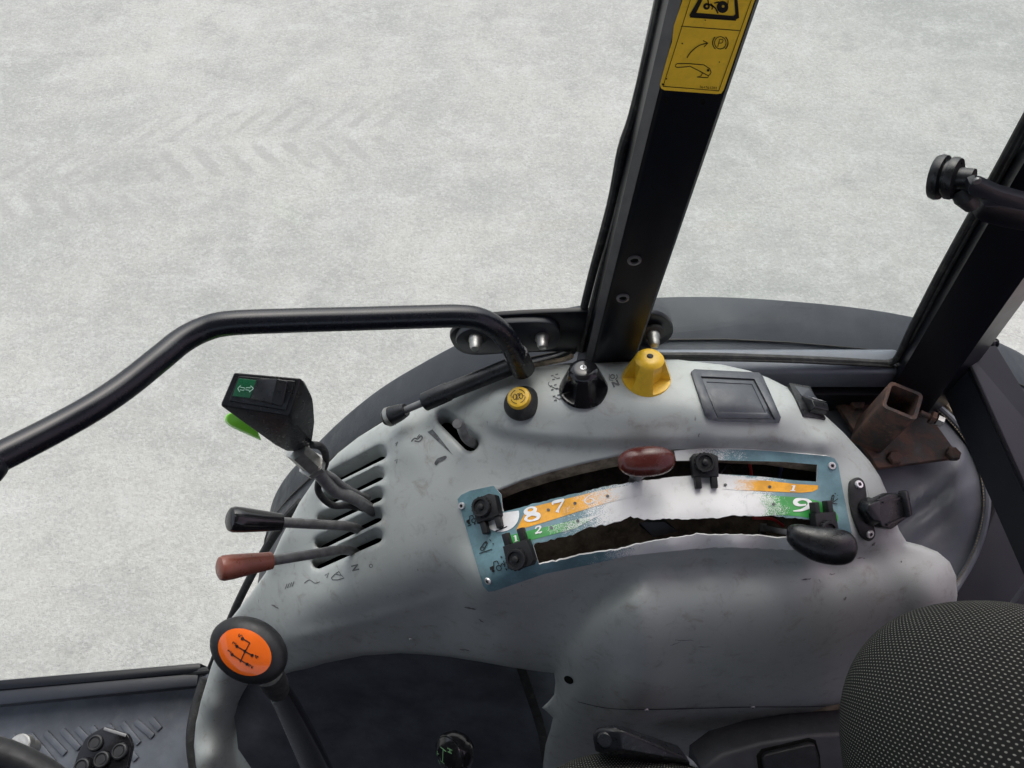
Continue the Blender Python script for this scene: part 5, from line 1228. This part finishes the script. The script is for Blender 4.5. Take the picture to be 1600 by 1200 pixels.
out = [(163,1135),(198,1146),(202,1152),(206,1165),(203,1182),(196,1200),(190,1240),(100,1240),(112,1205),(122,1175),(133,1154),(142,1146),(159,1144)]
q = [at(u, v, h=PH + (v - 1160) * -.0002) for u, v in out]; m_ = MB(); m_.hull(q + [p + Vector((0, 0, -.012)) for p in q], .002); m_.build("pad", MAT["gblack"], pd)
m_ = MB(); m_.hull([at(u, v, h=PH + .008) for u, v in ((163,1136),(198,1147),(196,1152),(161,1141))] + [at(u, v, h=PH - .002) for u, v in ((163,1136),(198,1147),(196,1152),(161,1141))], .0008); m_.build("worn_edge", MAT["lever"], pd)
for u, v in ((149,1161),(187,1174),(159,1187),(128,1198)):
    m_ = MB(); M = frame(at(u, v, h=PH + .001), ZUP); m_.lathe([(.0135, -.001), (.0125, .003), (.0105, .004), (.0098, .0038), (.0092, .002), (.0075, .0018), (.0072, .003), (0, .0032)], M, 24); m_.build("stud", MAT["mblack"], pd)
pn = thing("pivot_pin", "short bright steel pin end beside the brake pedal", "pin", at(38, 1175, h=-1.45))
m_ = MB(); m_.lathe([(.012, -.03), (.012, 0), (.0185, .001), (.0185, .016), (.0165, .018), (0, .018)], frame(at(38, 1166, h=-1.40), ZUP), 24); m_.build("pin_head", MAT["steel"], pn)
sw = thing("steering_wheel", "black steering wheel rim crossing the lower left corner", "steering wheel", Vector((-.5, -.15, zrel(-.9))))
C_ = Vector((-.50, -.150, zrel(-.70))); n_ = Vector((.35, 0, .94)).normalized(); e1 = Vector((0, 1, 0)); e2 = n_.cross(e1).normalized()
m_ = MB(); m_.tube([C_ + (e1 * math.cos(t) + e2 * math.sin(t)) * .20 for t in [2 * math.pi * k / 64 for k in range(65)]], .0125, 16, caps=False); m_.build("rim", MAT["mblack"], sw)
for k in range(3):
    t = 2 * math.pi * k / 3 + .9; m_ = MB(); m_.tube([C_ - n_ * .03, C_ + (e1 * math.cos(t) + e2 * math.sin(t)) * .1 - n_ * .012, C_ + (e1 * math.cos(t) + e2 * math.sin(t)) * .195], .010, 10); m_.build("spoke", MAT["mblack"], sw)
m_ = MB(); m_.lathe([(.05, -.05), (.055, -.02), (.045, 0), (0, .004)], frame(C_, n_), 24); m_.build("hub", MAT["mblack"], sw)
m_ = MB(); m_.tube([C_ - n_ * .04, C_ - n_ * .25, C_ - n_ * .45 + Vector((-.05, 0, 0))], .045, 16); m_.build("column", MAT["panel"], sw)

# ------------------------------------------------------------------ seat
seat = thing("driver_seat", "driver seat in black fabric woven with small pale dashes", "seat", at(1300, 1230, d=1.0))
def cushion(name, c, n, rot, r, e, k, kr, parent):
    M = frame(c, n, RIGHT, rot); N_, M_ = 44, 64; V = []; UVs = []; pw = lambda q: math.copysign(abs(q) ** (2.0 / e), q)
    ca, sa = math.cos(math.radians(kr)), math.sin(math.radians(kr))
    for i in range(N_ + 1):
        th = math.pi / 2 * (1 - 1.6 * i / N_)
        for j in range(M_):
            ph = 2 * math.pi * j / M_; x, y, z = r[0] * pw(math.cos(th)) * pw(math.cos(ph)), r[1] * pw(math.cos(th)) * pw(math.sin(ph)), r[2] * pw(math.sin(th))
            V.append(M @ Vector((x, y, z))); a = (math.pi / 2 - th) * 1.0; L_ = math.hypot(x, y) or 1; R = a * (r[0] + r[1]) / 2 * .92
            ux, uy = x / L_ * R, y / L_ * R; UVs.append(((ux * ca - uy * sa) / k, (ux * sa + uy * ca) / (k * .80)))
    b = MB(); b.add(V, [(i * M_ + j, (i + 1) * M_ + j, (i + 1) * M_ + (j + 1) % M_, i * M_ + (j + 1) % M_) for i in range(N_) for j in range(M_)]); b.uv = UVs
    return b.build(name, MAT["fabric"], parent, sharp=80)
cushion("backrest", at(1568, 1192, d=.66), (BACK * .75 + RIGHT * -.35 + UP * .3), 0, (.134, .140, .10), 2.2, .0042, 20, seat)
cushion("seat_cushion", at(985, 1330, d=.82), BACK, 0, (.125, .104, .06), 2.4, .0050, 0, seat)
FACE = frame(at(1230, 1200, d=.90), BACK)
def px2(u, v, d, M): p = M.inverted() @ at(u, v, d=d); return (p.x, p.y)
m_ = MB(); o_ = [px2(u, v, .90, FACE) for u, v in ((1092,1245),(1096,1202),(1128,1178),(1190,1160),(1260,1149),(1345,1143),(1400,1150),(1400,1245))][::-1]; m_.prism(o_[::-1] if False else o_, FACE, -.06, 0, .006, 3); m_.build("side_cover", MAT["cover"], seat)
m_ = MB(); o_ = [px2(u, v, .90, FACE) for u, v in ((1190,1245),(1182,1180),(1190,1170),(1264,1153),(1274,1156),(1281,1180),(1284,1245))][::-1]; m_.prism(o_, FACE, -.004, .0012, .0005); m_.build("pocket_gap", MAT["dark"], seat)
m_ = MB(); o_ = [px2(u, v, .90, FACE) for u, v in ((1194,1245),(1188,1181),(1194,1174),(1262,1158),(1270,1160),(1277,1182),(1280,1245))][::-1]; m_.prism(o_, FACE, -.002, .008, .003, 3); m_.build("adjuster_handle", MAT["mblack"], seat)
bu = thing("belt_buckle", "black seat belt buckle with round release button", "buckle", at(1000, 1190, d=.8))
m_ = MB(); m_.hull(hd([(926,1150,.80),(931,1138,.80),(942,1134,.80),(962,1131,.80),(968,1140,.785),(970,1172,.785),(945,1180,.80),(930,1174,.80),(1060,1165,.82),(1075,1188,.81),(1085,1200,.83),(985,1178,.80),(930,1160,.85),(1060,1175,.87)]), .003, 3); m_.build("housing", MAT["black"], bu)
m_ = MB(); m_.lathe([(.0085, -.004), (.0085, .003), (.0072, .0048), (0, .005)], frame(at(946, 1154, d=.796), (BACK + RIGHT * -.25)), 24); m_.build("release_button", MAT["black"], bu)
m_ = MB(); m_.hull(hd([(1072,1180,.815),(1084,1190,.815),(1092,1200,.82),(1078,1196,.82),(1072,1180,.82),(1092,1200,.825)])); m_.build("label_tag", MAT["white"], bu)
# dark trunking visible below the console, behind the seat
ub = MB(); q = [at(1180, 1190, h=-1.22), at(1230, 1120, h=-1.18), at(1300, 1098, h=-1.15), at(1420, 1085, h=-1.15), at(1420, 1200, h=-1.3), at(1200, 1230, h=-1.35)]
ub.add(q, [tuple(range(6))], False); ub.add([p + Vector((0, 0, -.02)) for p in q], [tuple(range(6))[::-1]], False)
ub.build("seat_plinth", MAT["foam"], label="grimy dark plinth glimpsed under the console skirt beside the seat", cat="plinth")
m_ = MB(); m_.tube([at(1318, 1098, h=-1.12), at(1335, 1150, h=-1.15)], .006, 10); m_.build("hose", MAT["rubber"], label="thin black hose under the console skirt beside the seat", cat="hose")
# strip helper keys
for o in bpy.data.objects:
    if "_o" in o: del o["_o"]
